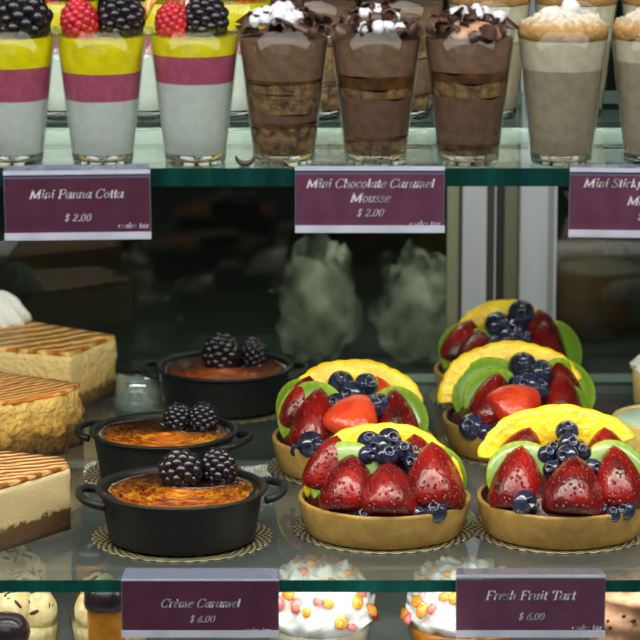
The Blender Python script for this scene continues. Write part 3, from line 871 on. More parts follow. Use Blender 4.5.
# ------------------------------------------------------------------ creme caramel pots
me = MB()
me.lathe([(0, 0.0), (3.95, 0.0), (4.15, 0.08), (4.25, 0.3), (4.62, 2.6), (4.72, 2.82), (4.92, 2.88), (4.95, 3.0), (4.86, 3.08), (4.66, 3.06), (4.52, 2.9), (4.3, 1.2), (0, 1.0)], 72)
POT = me.mesh('pot', M['pot'])
me = MB()
pts = []
for k in range(25):
    a = -PI / 2 + PI * k / 24
    pts.append((4.55 + 1.35 * max(0.0, math.cos(a)) ** 0.8, 1.95 * math.sin(a), 2.55 + 0.28 * max(0.0, math.cos(a))))
me.tube(pts, 0.24, 10)
HANDLE = me.mesh('handle', M['pot'])
me = MB()
prof = [(4.55 * k / 14, 0.06 * math.cos(k * 0.9)) for k in range(14, -1, -1)]
me.lathe(prof, 60)
CUST = me.mesh('custard', M['custard'])
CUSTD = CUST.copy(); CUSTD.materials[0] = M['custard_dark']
me = MB()
ring = [(4.47 * math.cos(2 * PI * k / 48), 4.47 * math.sin(2 * PI * k / 48), 0) for k in range(49)]
for k in range(48):
    pass
me.lathe([(4.5, 0.0), (4.42, 0.12), (4.15, 0.10), (3.9, 0.02)], 60, wob=lambda a, z: 1 + 0.02 * math.sin(5 * a) + 0.015 * math.sin(9 * a + 1))
SYRUPM = mat('burnt_sugar', (26, 9, 4), rough=0.14, coat=0.8)
SYRUP = me.mesh('burnt_sugar_rim', SYRUPM)


def pot(px, y, label, dl, sc, rz, berries, dark=False):
    zc = (Vector((0, y, 0)) - CAM).dot(FW)
    x = (px - 320) / FPX * zc
    doily((x, y + 0.3), dl, 0.90 * sc)
    o = thing('creme_caramel_pot', label, 'dessert pot', (x, y, 0.09), rz, 'crème caramel pots', sc)
    put('pot', POT, o)
    put('handle', HANDLE, o); put('handle', HANDLE, o, rot=(0, 0, PI))
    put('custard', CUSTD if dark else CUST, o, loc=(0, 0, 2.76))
    put('burnt_sugar_rim', SYRUP, o, loc=(0, 0, 2.74))
    g = MB()
    (ax_, ay_), (bx_, by_) = berries[0][:2], berries[1][:2]
    ang = math.atan2(by_ - ay_, bx_ - ax_)
    g.ball((0, 0, 0), (2.3, 1.35, 0.14), 36, 10, f=lambda q: 1 + 0.14 * noise.noise(q * 2.3 + Vector((px, 0, 0))))
    c = Matrix.Rotation(-rz, 3, 'Z') @ Vector(((ax_ + bx_) / 2, (ay_ + by_) / 2 - 0.1, 2.82))
    g.build('berry_syrup', SYRUPM, o, loc=c, rot=(0, 0, ang - rz))
    for k, (bx, by, s, tilt) in enumerate(berries):
        c = Matrix.Rotation(-rz, 3, 'Z') @ Vector((bx, by, 2.5))
        put('blackberry', BLACK[k % 2], o, loc=c, rot=(tilt, 0.3 * k, k * 1.3), sc=s)


pot(182, 8.4, 'black two-handled pot of caramel custard nearest the front, by the Crème Caramel sign',
    'foil lace doily under the front black pot', 1.02, 0.16, [(-0.1, 1.6, 1.12, 0.1), (2.1, 1.9, 1.0, -0.1)])
pot(164, 22.9, 'second black pot from the front, its custard bright orange, beside the crumbly cake slice',
    'foil lace doily under the second black pot from the front', 0.95, -0.30, [(0.9, 2.0, 0.88, 0.1), (2.6, 1.1, 0.92, -0.2)])
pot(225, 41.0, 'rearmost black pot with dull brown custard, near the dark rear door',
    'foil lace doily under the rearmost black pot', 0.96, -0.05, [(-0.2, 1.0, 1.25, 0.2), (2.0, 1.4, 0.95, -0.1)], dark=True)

# ------------------------------------------------------------------ dessert cups of the upper shelf
R0, R1, H = 1.62, 2.5, 7.35


def rad(z, inset=0.0):
    return R0 + (R1 - R0) * (z / H) - inset


me = MB()
me.lathe([(rad(0.58) - 0.02, 0.58), (rad(2.4), 2.4), (rad(5), 5), (rad(H), H), (rad(H) - 0.07, H + 0.02), (rad(H) - 0.13, H - 0.05), (rad(6.6) - 0.12, 6.6)], 56)
GLASS = me.mesh('tumbler', M['cup'])
me = MB()
me.lathe([(0, 0.08), (1.1, 0.0), (R0 - 0.08, 0.0), (R0, 0.08), (rad(0.56), 0.56), (rad(0.56) - 0.12, 0.60), (0.5, 0.46), (0, 0.48)], 56)
BASE = me.mesh('tumbler_base', M['cup_base'])
_lay = {}


def layer(z0, z1, m, dome=0.0, wav=0.0, seed=0.0):
    key = (round(z0, 3), round(z1, 3), m.name, dome, wav, seed)
    if key in _lay: return _lay[key]
    g = MB(); n = 48
    prof = [(0, z0), (rad(z0, 0.065), z0)]
    k = max(2, int((z1 - z0) / 0.5))
    for i in range(1, k + 1):
        z = z0 + (z1 - z0) * i / k
        prof.append((rad(z, 0.065), z))
    for i in range(1, 9):
        t = i / 8
        prof.append((rad(z1, 0.065) * (1 - t), z1 + dome * math.sin(t * PI / 2)))
    g.lathe(prof, n)
    if wav:
        for v in g.v:
            a = math.atan2(v.y, v.x)
            w = wav * (math.sin(2 * a + seed) * 0.6 + math.sin(5 * a + seed * 2.1) * 0.3 + math.sin(9 * a + seed * 3.7) * 0.15)
            if v.z > z1 - 0.3 * (z1 - z0) and abs(v.z - z0) > 1e-6: v.z += w
    _lay[key] = g.mesh('layer', m, ang=42)
    return _lay[key]


def cup_at(px, y, name, label, group, rz=0.0, sc=1.025):
    zc = (Vector((0, y, ZU)) - CAM).dot(FW)
    o = thing(name, label, 'dessert cup', ((px - 320) / FPX * zc, y, ZU), rz, group, sc)
    put('tumbler', GLASS, o); put('tumbler_base', BASE, o)
    return o


def panna(px, y, label, z1, z2, berries, group, sticks=()):
    o = cup_at(px, y, 'panna_cotta_cup', label, group, sc=1.02)
    put('panna_cotta_layer', layer(0.62, z1, M['pw_white'], wav=0.03, seed=px), o)
    put('berry_layer', layer(z1, z2, M['pw_pink'], wav=0.03, seed=px), o)
    put('passion_fruit_layer', layer(z2, 6.95, M['pw_yellow'], dome=0.0), o)
    for k, (kind, x, yy, s, tl) in enumerate(berries):
        if kind == 'r': put('raspberry', RASP, o, loc=(x, yy, 6.6), rot=(0.12, tl, 0.7 * k), sc=s)
        else: put('blackberry', BLACK[k % 2], o, loc=(x, yy, 6.6), rot=(0.15, tl, 1.9 * k), sc=s)
    for (p0, p1, r, m) in sticks:
        g = MB(); g.tube([p0, tuple((a + b) / 2 for a, b in zip(p0, p1)), p1], r, 12)
        g.build('wafer_stick', m, o)
    return o


PF = 'front row of layered panna cotta cups'
panna(13, 1.95, 'leftmost front panna cotta cup, cut by the picture edge, topped by a large blackberry', 3.55, 5.35, [('b', 0.75, -0.5, 1.35, 0.0), ('r', -1.1, -0.2, 1.0, -0.2)], PF)
panna(103, 1.95, 'front panna cotta cup with an orange wafer stick behind its blackberry', 3.55, 5.05, [('r', -0.98, -0.6, 1.14, -0.1), ('b', 0.95, -0.5, 1.2, 0.1)], PF,
      sticks=[((1.55, 0.3, 6.6), (3.15, 0.6, 9.6), 0.27, M['wafer'])])
panna(195.5, 1.95, 'front panna cotta cup beside the chocolate mousse cups, with a thin yellow layer', 4.5, 6.0, [('r', -1.15, -0.3, 1.05, 0.0), ('b', 0.55, -0.6, 1.15, 0.3)], PF,
      sticks=[((-0.3, 0.9, 6.7), (-0.65, 1.0, 9.9), 0.22, M['wafer_red']), ((1.05, 0.9, 6.7), (1.0, 1.1, 9.9), 0.22, M['wafer_red'])])

PB = 'back row of panna cotta cups'
yb = 18.8
panna(-22, yb, 'back row panna cotta cup just inside the left picture edge', 4.0, 5.9, [('b', 0.2, 0, 1.1, 0)], PB)
panna(60, yb, 'back row panna cotta cup seen between the two leftmost front cups', 4.0, 5.2, [('r', -0.6, -0.3, 1.0, 0), ('b', 1.0, 0, 1.1, 0)], PB)
panna(146, yb, 'back row panna cotta cup seen between the two right-hand front panna cotta cups', 4.0, 5.2, [('b', -0.9, 0, 1.1, 0)], PB)
panna(232, yb, 'back row panna cotta cup beside the back row chocolate cups', 4.0, 5.4, [('r', 0.9, 0, 1.0, 0)], PB)


# chocolate shavings and white chips
def curl_mesh(seed, m):
    rnd = random.Random(seed)
    g = MB(); n = 9
    w = rnd.uniform(0.22, 0.38); R = rnd.uniform(0.22, 0.36); span = rnd.uniform(2.0, 3.9)
    vs = []; fs = []
    for i in range(n + 1):
        a = -span / 2 + span * i / n
        ww = w * (0.6 + 0.4 * math.sin(PI * i / n)) * rnd.uniform(0.85, 1.15)
        for r in (R, R + 0.06):
            for s in (-1, 1):
                vs.append((r * math.sin(a), s * ww, r * math.cos(a) + 0.05 * s * i / n))
    for i in range(n):
        b = i * 4; c = b + 4
        fs += [(b, b + 1, c + 1, c), (b + 2, c + 2, c + 3, b + 3), (b, c, c + 2, b + 2), (b + 1, b + 3, c + 3, c + 1)]
    fs += [(0, 2, 3, 1), (n * 4, n * 4 + 1, n * 4 + 3, n * 4 + 2)]
    g.add(vs, fs)
    return g.mesh('chocolate_shaving', m, ang=40)


CURLS = [curl_mesh(k, M['choc'] if k % 2 == 0 else M['choc_mid']) for k in range(6)]


def chip_mesh(seed):
    g = MB()
    g.ball((0, 0, 0), 0.3, 12, 9, f=lambda q: 1 + 0.4 * noise.noise(q * 1.9 + Vector((seed * 3.1, 0, 0))))
    return g.mesh('white_chocolate_chip', M['white_choc'])


CHIPS = [chip_mesh(k) for k in range(3)]


def choc_cup(px, y, label, group, bands, seed, nsh=34, nch=16, chip_bias=(0, 0), sticks=(), swirl=False):
    rnd = random.Random(seed)
    o = cup_at(px, y, 'chocolate_mousse_cup', label, group)
    z = 0.62
    for k, (zt, mname, nm) in enumerate(bands):
        put(nm, layer(z, zt, M[mname], wav=0.15 if k < len(bands) - 1 else 0.0, seed=seed + k * 1.3, dome=0.12 if k == len(bands) - 1 else 0.0), o)
        z = zt
    for k in range(nsh):
        a = rnd.uniform(0, 2 * PI); r = math.sqrt(rnd.random()) * 2.3
        zz = 6.78 + 1.0 * (1 - (r / 2.4) ** 2) + rnd.uniform(-0.05, 0.45)
        put('chocolate_shaving', CURLS[rnd.randrange(6)], o, loc=(r * math.cos(a), r * math.sin(a), zz),
            rot=(rnd.uniform(-1.2, 1.2), rnd.uniform(-1.2, 1.2), rnd.uniform(0, 6.28)), sc=rnd.uniform(0.8, 1.35))
    for k in range(nch):
        a = rnd.uniform(0, 2 * PI); r = math.sqrt(rnd.random()) * 1.3
        x = chip_bias[0] + r * math.cos(a); yy = chip_bias[1] + r * math.sin(a)
        q = math.hypot(x, yy)
        if q > 2.1: x *= 2.1 / q; yy *= 2.1 / q; q = 2.1
        zz = 6.95 + 1.05 * (1 - (q / 2.4) ** 2) + rnd.uniform(0.0, 0.4)
        put('white_chocolate_chip', CHIPS[k % 3], o, loc=(x, yy, zz), rot=(rnd.uniform(0, 3), rnd.uniform(0, 3), 0), sc=rnd.uniform(0.6, 1.3))
    for (p0, p1, r, m) in sticks:
        g = MB(); g.tube([p0, tuple((a + b) / 2 for a, b in zip(p0, p1)), p1], r, 10)
        g.build('chocolate_stick', m, o)
    if swirl:
        g = MB()
        g.lathe([(0, 0), (1.25, 0), (1.3, 0.3), (1.0, 0.75), (0.45, 1.05), (0, 1.15)], 40, wob=lambda a, z: 1 + 0.10 * math.sin(7 * a + z * 2))
        g.build('mousse_swirl', M['peach'], o, loc=(0.35, -1.0, 6.8), sc=(1.1, 0.8, 0.85))
    return o


CF = 'front row of chocolate caramel mousse cups'
B1 = [(2.05, 'crumb', 'biscuit_layer'), (2.35, 'caramel_line', 'caramel_layer'), (2.85, 'choc_mousse2', 'mousse_layer'), (3.95, 'crumb', 'biscuit_layer'), (4.45, 'crumb', 'biscuit_layer'), (4.65, 'caramel_line', 'caramel_layer'), (6.75, 'choc_mousse', 'mousse_top')]
B2 = [(1.35, 'crumb', 'biscuit_layer'), (1.6, 'caramel_line', 'caramel_layer'), (3.7, 'choc_mousse2', 'mousse_layer'), (4.2, 'crumb', 'biscuit_layer'), (4.9, 'caramel_line', 'caramel_layer'), (6.75, 'choc_mousse', 'mousse_top')]
B3 = [(0.9, 'crumb', 'biscuit_layer'), (1.2, 'caramel_line', 'caramel_layer'), (3.75, 'choc_mousse2', 'mousse_layer'), (4.55, 'crumb', 'biscuit_layer'), (5.1, 'caramel_line', 'caramel_layer'), (6.75, 'choc_mousse', 'mousse_top')]
choc_cup(284, 1.95, 'front chocolate mousse cup next to the panna cotta, heaped with many white chocolate chips', CF, B1, 11, nsh=52, nch=34, chip_bias=(-0.3, -0.4), sticks=[((-0.3, 1.0, 6.6), (-0.55, 1.1, 9.9), 0.26, M['choc']), ((0.75, 1.0, 6.6), (0.95, 1.1, 9.9), 0.26, M['choc'])])
choc_cup(375.5, 1.95, 'middle front chocolate mousse cup, above its price sign, white chips along the front', CF, B2, 23, nsh=56, nch=16, chip_bias=(0.2, -1.0))
choc_cup(468, 1.95, 'front chocolate mousse cup next to the toffee cups, with a pale mousse swirl among shavings', CF, B3, 35, nsh=54, nch=9, chip_bias=(0.5, 0.2), swirl=True)
CB = 'back row of chocolate mousse cups'
choc_cup(316, yb, 'back row chocolate cup nearest the back row panna cotta', CB, B1, 51, nsh=18, nch=4)
choc_cup(402, yb, 'back row chocolate cup seen behind the middle and right front chocolate cups', CB, B2, 61, nsh=22, nch=5)


def sticky_cup(px, y, label, group, seed, zmid=5.0, ball=True):
    o = cup_at(px, y, 'toffee_mousse_cup', label, group)
    put('toffee_layer', layer(0.62, zmid, M['sticky_low'], wav=0.05, seed=seed), o)
    put('cream_layer', layer(zmid, 6.75, M['sticky_top'], wav=0.0, seed=seed), o)
    g = MB()
    prof = [(2.2, -0.1), (2.42, 0.15), (2.36, 0.5)] + [(2.3 * math.cos(t), 0.5 + 0.95 * math.sin(t)) for t in [PI / 2 * k / 14 for k in range(1, 14)]] + [(0, 1.45)]
    g.lathe(prof, 72)
    for v in g.v:
        n_ = noise.fractal(v * 1.6 + Vector((seed, 0, 0)), 0.6, 2.0, 4)
        v.z += 0.30 * n_; v.x *= 1 + 0.045 * n_; v.y *= 1 + 0.045 * n_
    g.build('crumb_topping', M['sticky_crumb'], o, loc=(0, 0, 6.72))
    if ball:
        g = MB(); g.ball((0, 0, 0), (0.5, 0.5, 0.45), 20, 12, f=lambda q: 1 + 0.2 * noise.noise(q * 2.5 + Vector((seed, 0, 0))))
        g.build('cream_dollop', M['cream'], o, loc=(0.35, -0.2, 8.4))
    return o


SF = 'front row of toffee mousse cups'
sticky_cup(561, 1.95, 'pale toffee mousse cup with crumb topping and cream dollop, fully in view', SF, 3.0, 5.15)
sticky_cup(654, 1.95, 'pale toffee mousse cup cut off by the right picture edge', SF, 8.0, 5.6)
SB = 'back row of toffee mousse cups'
sticky_cup(488, yb, 'back row toffee cup seen between the chocolate and toffee front cups', SB, 13.0, 4.6, ball=False)
sticky_cup(574, yb, 'back row toffee cup hidden mostly behind the fully visible toffee cup', SB, 17.0, 4.6, ball=False)
sticky_cup(660, yb, 'back row toffee cup at the right picture edge', SB, 21.0, 4.6, ball=False)

p = atz(245, 166, ZU)
g = MB()
pts = [(0.48 * math.cos(a), 0, 0.1 + 0.42 * math.sin(a) + 0.42) for a in [PI * 0.98 + PI * 1.02 * k / 16 for k in range(17)]]
g.tube(pts, [0.06 + 0.1 * math.sin(PI * k / 16) for k in range(17)], 8)
tag(g.build('chocolate_curl', M['choc'], None, loc=(p.x, p.y, ZU + 0.02)), 'tiny dark chocolate curl fallen on the upper shelf beside a cup', 'chocolate curl')

# ------------------------------------------------------------------ cake slices on the left


def prism(poly, z0, z1, seed, amp, fine=1.0, bev=0.12, nper=26, nz=10, topamp=0.0):
    """irregular cut block: footprint polygon, noisy side walls, softly rounded top edge"""
    pts = []
    n = len(poly)
    for i in range(n):
        a = Vector(poly[i]).to_3d(); b = Vector(poly[(i + 1) % n]).to_3d()
        L = (b - a).length
        k = max(4, int(L * 2.6))
        for j in range(k):
            pts.append(a.lerp(b, j / k))
    c = sum(pts, Vector()) / len(pts)
    g = MB(); m = len(pts); vs = []; fs = []
    rows = [z0 + (z1 - z0) * i / nz for i in range(nz + 1)]
    for zi, z in enumerate(rows):
        for q in pts:
            d = (q - c).normalized()
            off = amp * noise.fractal(Vector((q.x * fine, q.y * fine, z * fine * 1.3 + seed)), 0.7, 2.0, 4)
            ins = 0.0
            if z > z1 - bev: ins = bev * 0.5
            w = q + d * (off - ins)
            vs.append((w.x, w.y, z))
    top = len(rows)
    for j in range(1, 7):
        t = j / 6.5
        for q in pts:
            w = q.lerp(c, t)
            zz = z1 + topamp * noise.noise(Vector((w.x * 1.5, w.y * 1.5, seed)))
            vs.append((w.x, w.y, zz))
    tot = top + 6
    for i in range(tot - 1):
        for k in range(m):
            k2 = (k + 1) % m
            fs.append((i * m + k, i * m + k2, (i + 1) * m + k2, (i + 1) * m + k))
    fs.append(tuple(range(m - 1, -1, -1)))
    fs.append(tuple((tot - 1) * m + k for k in range(m)))
    g.add(vs, fs)
    return g


def slice_(label, ground, h, mat_body, mat_top, seed, amp, fine, topt=0.28):
    c = sum((Vector((p[0], p[1], 0)) for p in ground), Vector()) / len(ground)
    o = thing('cake_slice', label, 'cake slice', (c.x, c.y, 0.0), 0, 'cake slices at the left of the shelf')
    poly = [(p[0] - c.x, p[1] - c.y) for p in ground]
    g = prism(poly, 0.0, h - topt, seed, amp, fine)
    g.build('cake_body', mat_body, o)
    inner = [(x * 0.992, y * 0.992) for x, y in poly]
    g = prism(inner, h - topt, h, seed + 5, amp * 0.5, fine, bev=0.1, nz=4, topamp=0.07)
    g.build('caramel_topping', mat_top, o)
    return o


def G(px, py): q = atz(px, py, 0); return (q.x, q.y)


def GT(px, py, h):
    q = atz(px, py, h); return (q.x, q.y)


h = 4.0
slice_('front cake slice with smooth pale side, dark crust and piped caramel top, by shelf edge',
       [GT(70, 464, h), GT(64, 457, h), GT(-60, 443, h), GT(-60, 503, h)], h, M['cake_smooth'], M['caramel_top3'], 1.0, 0.08, 0.7)
h = 4.15
slice_('middle cake slice with a crumbly golden side and glossy caramel top',
       [GT(62, 392, h), GT(80, 383, h), GT(-50, 364, h), GT(-60, 412, h)], h, M['cake_crumbly'], M['caramel_top2'], 4.0, 0.36, 1.3)
h = 4.2
c3 = slice_('rear cake slice topped with a white whipped cream swirl and caramel stripes',
            [GT(69, 353, h), GT(116, 335, h), GT(-10, 314, h), GT(-60, 343, h)], h, M['cake'], M['caramel_top'], 8.0, 0.16, 1.1)
g = MB()
vs = []; fs = []
nt_, nr = 60, 18
prof = [(1.85, 0.0), (2.0, 0.25), (1.9, 0.7), (1.65, 1.15), (1.35, 1.6), (1.0, 2.0), (0.55, 2.35), (0.2, 2.55), (0, 2.6)]
g.lathe(prof, nt_, wob=lambda a, z: 1 + 0.17 * math.sin(8 * a + z * 2.2))
q = atz(2, 322, 4.2)
g.build('whipped_cream', M['cream'], c3, loc=(q.x - c3.location.x / S, q.y - c3.location.y / S, 4.12), sc=0.92)

# small clear plastic cup behind the second pot
q = aty(139, 407, 36.0)
q = atz(139, 406, 0.0)
o = thing('plastic_cup', 'small upturned clear plastic cup between the crumbly slice and the rear pot', 'plastic cup', (q.x, q.y, 0))
g = MB()
g.lathe([(1.72, 0.0), (1.78, 0.05), (1.45, 2.1), (1.35, 2.2), (0, 2.2)], 40)
g.lathe([(1.62, 0.05), (1.34, 2.05), (0, 2.1)], 40)
g.build('cup_wall', M['plastic'], o)
g = MB()
for k in range(14):
    a = 2 * PI * k / 14
    for zz in (0.45, 1.05):
        g.ball((1.66 * math.cos(a + zz) * (1 - zz * 0.09), 1.66 * math.sin(a + zz) * (1 - zz * 0.09), zz), 0.16, 8, 6)
g.build('dimples', M['plastic'], o)

# ------------------------------------------------------------------ mint topped tarts on the right


def lime(px, py, r, h, label, cream):
    q = atz(px, py, 0)
    o = thing('mint_tart', label, 'tart', (q.x, q.y, 0), 0, 'pale tarts at the right edge')
    g = MB(); g.lathe([(0, 0), (r * 0.9, 0), (r * 0.94, 0.1), (r, h - 0.1), (r - 0.06, h), (r - 0.25, h), (r - 0.3, h - 0.3), (0, h - 0.3)], 60)
    g.build('tart_shell', M['lime_shell'], o)
    g = MB(); g.lathe([(r - 0.22, h - 0.28), (r - 0.3, h - 0.12), (r * 0.5, h - 0.06), (0, h - 0.02)], 60)
    g.build('mint_filling', M['lime_top'], o)
    if cream:
        g = MB(); g.lathe([(r * 0.95, 0), (r * 0.98, 0.3), (r * 0.8, 0.8), (r * 0.5, 1.25), (0, 1.5)], 60, wob=lambda a, z: 1 + 0.10 * math.sin(9 * a + 2 * z))
        g.build('cream_swirl', M['cream'], o, loc=(0, 0, h - 0.25))


lime(668, 449, 3.7, 2.2, 'pale yellow tart with smooth mint filling, cut by the right edge', False)
lime(672, 402, 2.8, 2.6, 'pale tart topped with cream, at the right edge near the rear door', True)

# ------------------------------------------------------------------ desserts on the deck below the lower shelf


def bowl_mesh(r, h, rb):
    g = MB()
    g.lathe([(0, 0), (rb, 0), (rb + 0.1, 0.15), (rb + (r - rb) * 0.55, h * 0.45), (r * 0.95, h * 0.85), (r, h), (r + 0.08, h + 0.02), (r - 0.06, h - 0.05)], 64,
            wob=lambda a, z: 1 + (0.02 * math.sin(12 * a) if z > h * 0.8 else 0))
    return g.mesh('clear_bowl', M['cup'])


BOWL = bowl_mesh(3.35, 6.2, 1.7)


def body_mesh(r, h, rb, m):
    g = MB()
    g.lathe([(0, 0.3), (rb, 0.3), (rb + (r - rb) * 0.5, h * 0.45), (r * 0.9, h * 0.83), (r * 0.92, h * 0.9), (0, h * 0.95)], 48)
    return g.mesh('mousse', m)


BODY_Y = body_mesh(3.35, 6.2, 1.7, M['sticky_top'])
BODY_W = body_mesh(3.35, 6.2, 1.7, M['cream_warm'])
BODY_O = body_mesh(3.35, 6.2, 1.7, M['orange'])


def cream_mesh(r, h, seed, m, frill=9, rough=0.42):
    g = MB()
    prof = [(r * 0.9, -0.3), (r * 1.0, 0.0), (r * 1.02, 0.35)] + [(r * math.cos(t) ** 0.8, 0.35 + (h - 0.35) * math.sin(t)) for t in [PI / 2 * k / 30 for k in range(1, 30)]] + [(0, h)]
    g.lathe(prof, 110)
    for v in g.v:
        a = math.atan2(v.y, v.x)
        q = Vector((v.x, v.y, v.z * 1.4)) * 0.75 + Vector((seed * 7, 0, 0))
        n_ = abs(noise.noise(q * 1.1)) * 2.6 + abs(noise.noise(q * 2.6)) * 1.1 - 0.8
        k = rough * n_ + 0.05 * math.sin(frill * a + v.z * 2 + seed)
        v.z += k * 0.8; v.x *= 1 + k * 0.22; v.y *= 1 + k * 0.22
    return g.mesh('cream', m)


def bit_mesh(seed, m):
    g = MB(); g.ball((0, 0, 0), (0.42, 0.32, 0.22), 10, 7, f=lambda q: 1 + 0.3 * noise.noise(q * 1.6 + Vector((seed, 0, 0))))
    return g.mesh('fruit_piece', m)


BITS = {'o': [bit_mesh(k, M['fruit_orange']) for k in range(2)], 'p': [bit_mesh(k + 5, M['fruit_pink']) for k in range(2)], 'r': [bit_mesh(k + 9, M['fruit_red']) for k in range(2)], 'c': [bit_mesh(k + 13, M['choc']) for k in range(2)]}


def top_z(x, y, r, h):
    q = min(0.98, math.hypot(x, y) / r)
    return 0.35 + (h - 0.35) * math.sqrt(1 - q * q)


def cream_bowl(px, y, label, seed, body, pieces, h=3.6, rise=0.0, cm='cream', group='cream cups under the lower shelf', rough=0.42):
    zc = (Vector((0, y, -4)) - CAM).dot(FW)
    o = thing('cream_dessert_cup', label, 'cream dessert', ((px - 320) / FPX * zc, y, DECK + 0.02), 0, group)
    put('clear_bowl', BOWL, o); put('mousse_base', body, o)
    put('cream_topping', cream_mesh(3.2, h, seed, M[cm], rough=rough), o, loc=(0, 0, 5.9))
    rnd = random.Random(seed)
    for k, (t, x, yy, s) in enumerate(pieces):
        put('fruit_piece' if t != 'c' else 'chocolate_flake', BITS[t][k % 2], o, loc=(x, yy, 5.95 + top_z(x, yy, 3.3, h)), rot=(rnd.uniform(-.5, .5), rnd.uniform(-.5, .5), rnd.uniform(0, 6)), sc=s)
    front = [t for t in pieces if t[0] != 'c']
    for k in range(15):
        a = PI + PI * (k + 0.5) / 15
        z = rnd.uniform(0.15, 2.2)
        q = math.sqrt(max(0.05, 1 - (max(0, z - 0.35) / (h - 0.2)) ** 2)) * 3.38
        t = ('ooppopopoopopor')[k % 15] if body is BODY_Y else 'opo'[k % 3]
        put('fruit_piece', BITS[t][k % 2], o, loc=(q * math.cos(a), q * math.sin(a), 5.95 + z), rot=frame_from((math.cos(a), math.sin(a), 0.5), rnd.uniform(0, 6)), sc=rnd.uniform(0.8, 1.35))
    return o


cream_bowl(318, 9.0, 'white cream cup with orange and pink fruit pieces, beside the Crème Caramel sign', 3, BODY_Y,
           [('o', -1.2, 1.0, 1.0), ('o', -0.4, 0.6, .9), ('o', 0.3, 1.2, .8), ('p', 0.4, 1.6, 1.0), ('p', -2.2, 0.6, .9), ('o', -2.2, -1.2, 1.3), ('o', -1.5, -1.6, 1.1), ('p', -0.9, -1.3, 1.0), ('r', -0.3, -2.3, 1.2), ('o', 0.8, -2.0, .9),
            ('o', 1.6, -1.0, 1.0), ('p', 1.2, -0.2, .9), ('o', 2.2, 0.2, .8), ('p', 2.5, -0.9, 0.8), ('o', -0.4, -0.5, .9)])
cream_bowl(462, 9.0, 'white cream cup behind the Fresh Fruit Tart sign, orange jelly showing through its bowl', 8, BODY_O,
           [('p', 0.6, 1.0, 1.1), ('c', -1.6, 1.3, .5), ('o', -1.6, -0.6, 1.0), ('p', -2.0, -1.2, .8), ('o', -0.9, -1.4, .8), ('p', 1.4, -1.6, 1.0), ('o', -2.4, -0.2, .7)], h=3.5)


def flake_spots(seed, n):
    rnd = random.Random(seed); out = []
    for _ in range(n):
        a = rnd.uniform(0, 6.28); r = math.sqrt(rnd.random()) * 2.7
        out.append(('c', r * math.cos(a), r * math.sin(a), rnd.uniform(0.25, 0.5)))
    return out


def scoop_cup(px, y, label, seed, nf=96):
    zc = (Vector((0, y, -4)) - CAM).dot(FW)
    o = thing('vanilla_mousse_cup', label, 'cream dessert', ((px - 320) / FPX * zc, y, DECK + 0.02), 0.4 * seed, 'vanilla mousse cups under the lower shelf')
    put('clear_bowl', BOWL, o, sc=(0.74, 0.74, 1)); put('mousse_base', BODY_W, o, sc=(0.74, 0.74, 1))
    rnd = random.Random(seed)
    for k in range(4):
        a = k * PI / 2 + seed
        g = MB(); g.ball((0, 0, 0), (1.35, 1.2, 1.4), 28, 18, f=lambda q: 1 + 0.06 * noise.noise(q * 2 + Vector((seed + k, 0, 0))))
        c = (1.0 * math.cos(a), 1.0 * math.sin(a), 6.6 + 0.5 * (k % 2))
        put('mousse_scoop', g.mesh('mousse_scoop', M['cream_warm']), o, loc=c, rot=(0, 0, a))
        for j in range(nf // 4):
            th = rnd.uniform(0, 6.28); el = rnd.uniform(0.1, 1.4)
            d = Vector((math.cos(el) * math.cos(th), math.cos(el) * math.sin(th), math.sin(el)))
            put('chocolate_flake', BITS['c'][j % 2], o, loc=Vector(c) + Vector((d.x * 1.26, d.y * 1.26, d.z * 1.4)), rot=frame_from(d, rnd.uniform(0, 6)), sc=(rnd.uniform(.35, .9), rnd.uniform(.22, .4), 0.3))
    return o


scoop_cup(19, 9.0, 'vanilla mousse cup with dark flakes, nearest the left corner under the shelf', 2)
scoop_cup(110, 9.2, 'vanilla mousse cup with dark flakes beside the orange mousse, by the Crème Caramel sign', 5)
scoop_cup(8, 16.0, 'vanilla mousse cup with dark flakes seen through the glass below the front cake slice', 9)


def dome_cake(px, y, ztop, label, r=1.12):
    zc = (Vector((0, y, ztop)) - CAM).dot(FW)
    o = thing('orange_mousse_cake', label, 'mousse cake', ((px - 320) / FPX * zc, y, DECK + 0.02), 0, 'orange mousse cakes with chocolate domes')
    h = ztop - DECK
    g = MB(); g.lathe([(0, 0), (r * 0.8, 0), (r * 0.84, h * 0.5), (r * 0.9, h - 1.6), (r * 0.88, h - 1.1), (0, h - 1.0)], 40)
    g.build('mousse_body', M['orange'], o)
    g = MB(); g.lathe([(r * 0.9, h - 1.5), (r * 1.0, h - 1.5), (r * 1.06, h - 1.15), (r * 0.99, h - 0.65), (r * 0.76, h - 0.24), (r * 0.4, h - 0.05), (0, h)], 40,
                      wob=lambda a, z: 1 + 0.015 * math.sin(4 * a))
    g.build('chocolate_dome', mat('glossy_dark_chocolate', (40, 28, 34), rough=0.3, c2=(54, 40, 46), scale=1, coat=0.4), o)


dome_cake(106, 3.0, -1.0, 'orange mousse with dark chocolate dome touching the left end of the Crème Caramel sign', 1.24)
dome_cake(6, 3.0, -2.9, 'orange mousse with dark chocolate dome in the bottom left corner', 1.3)
dome_cake(90, 12.5, -1.1, 'orange mousse with dark chocolate dome seen through the glass below the front pot', 1.0)

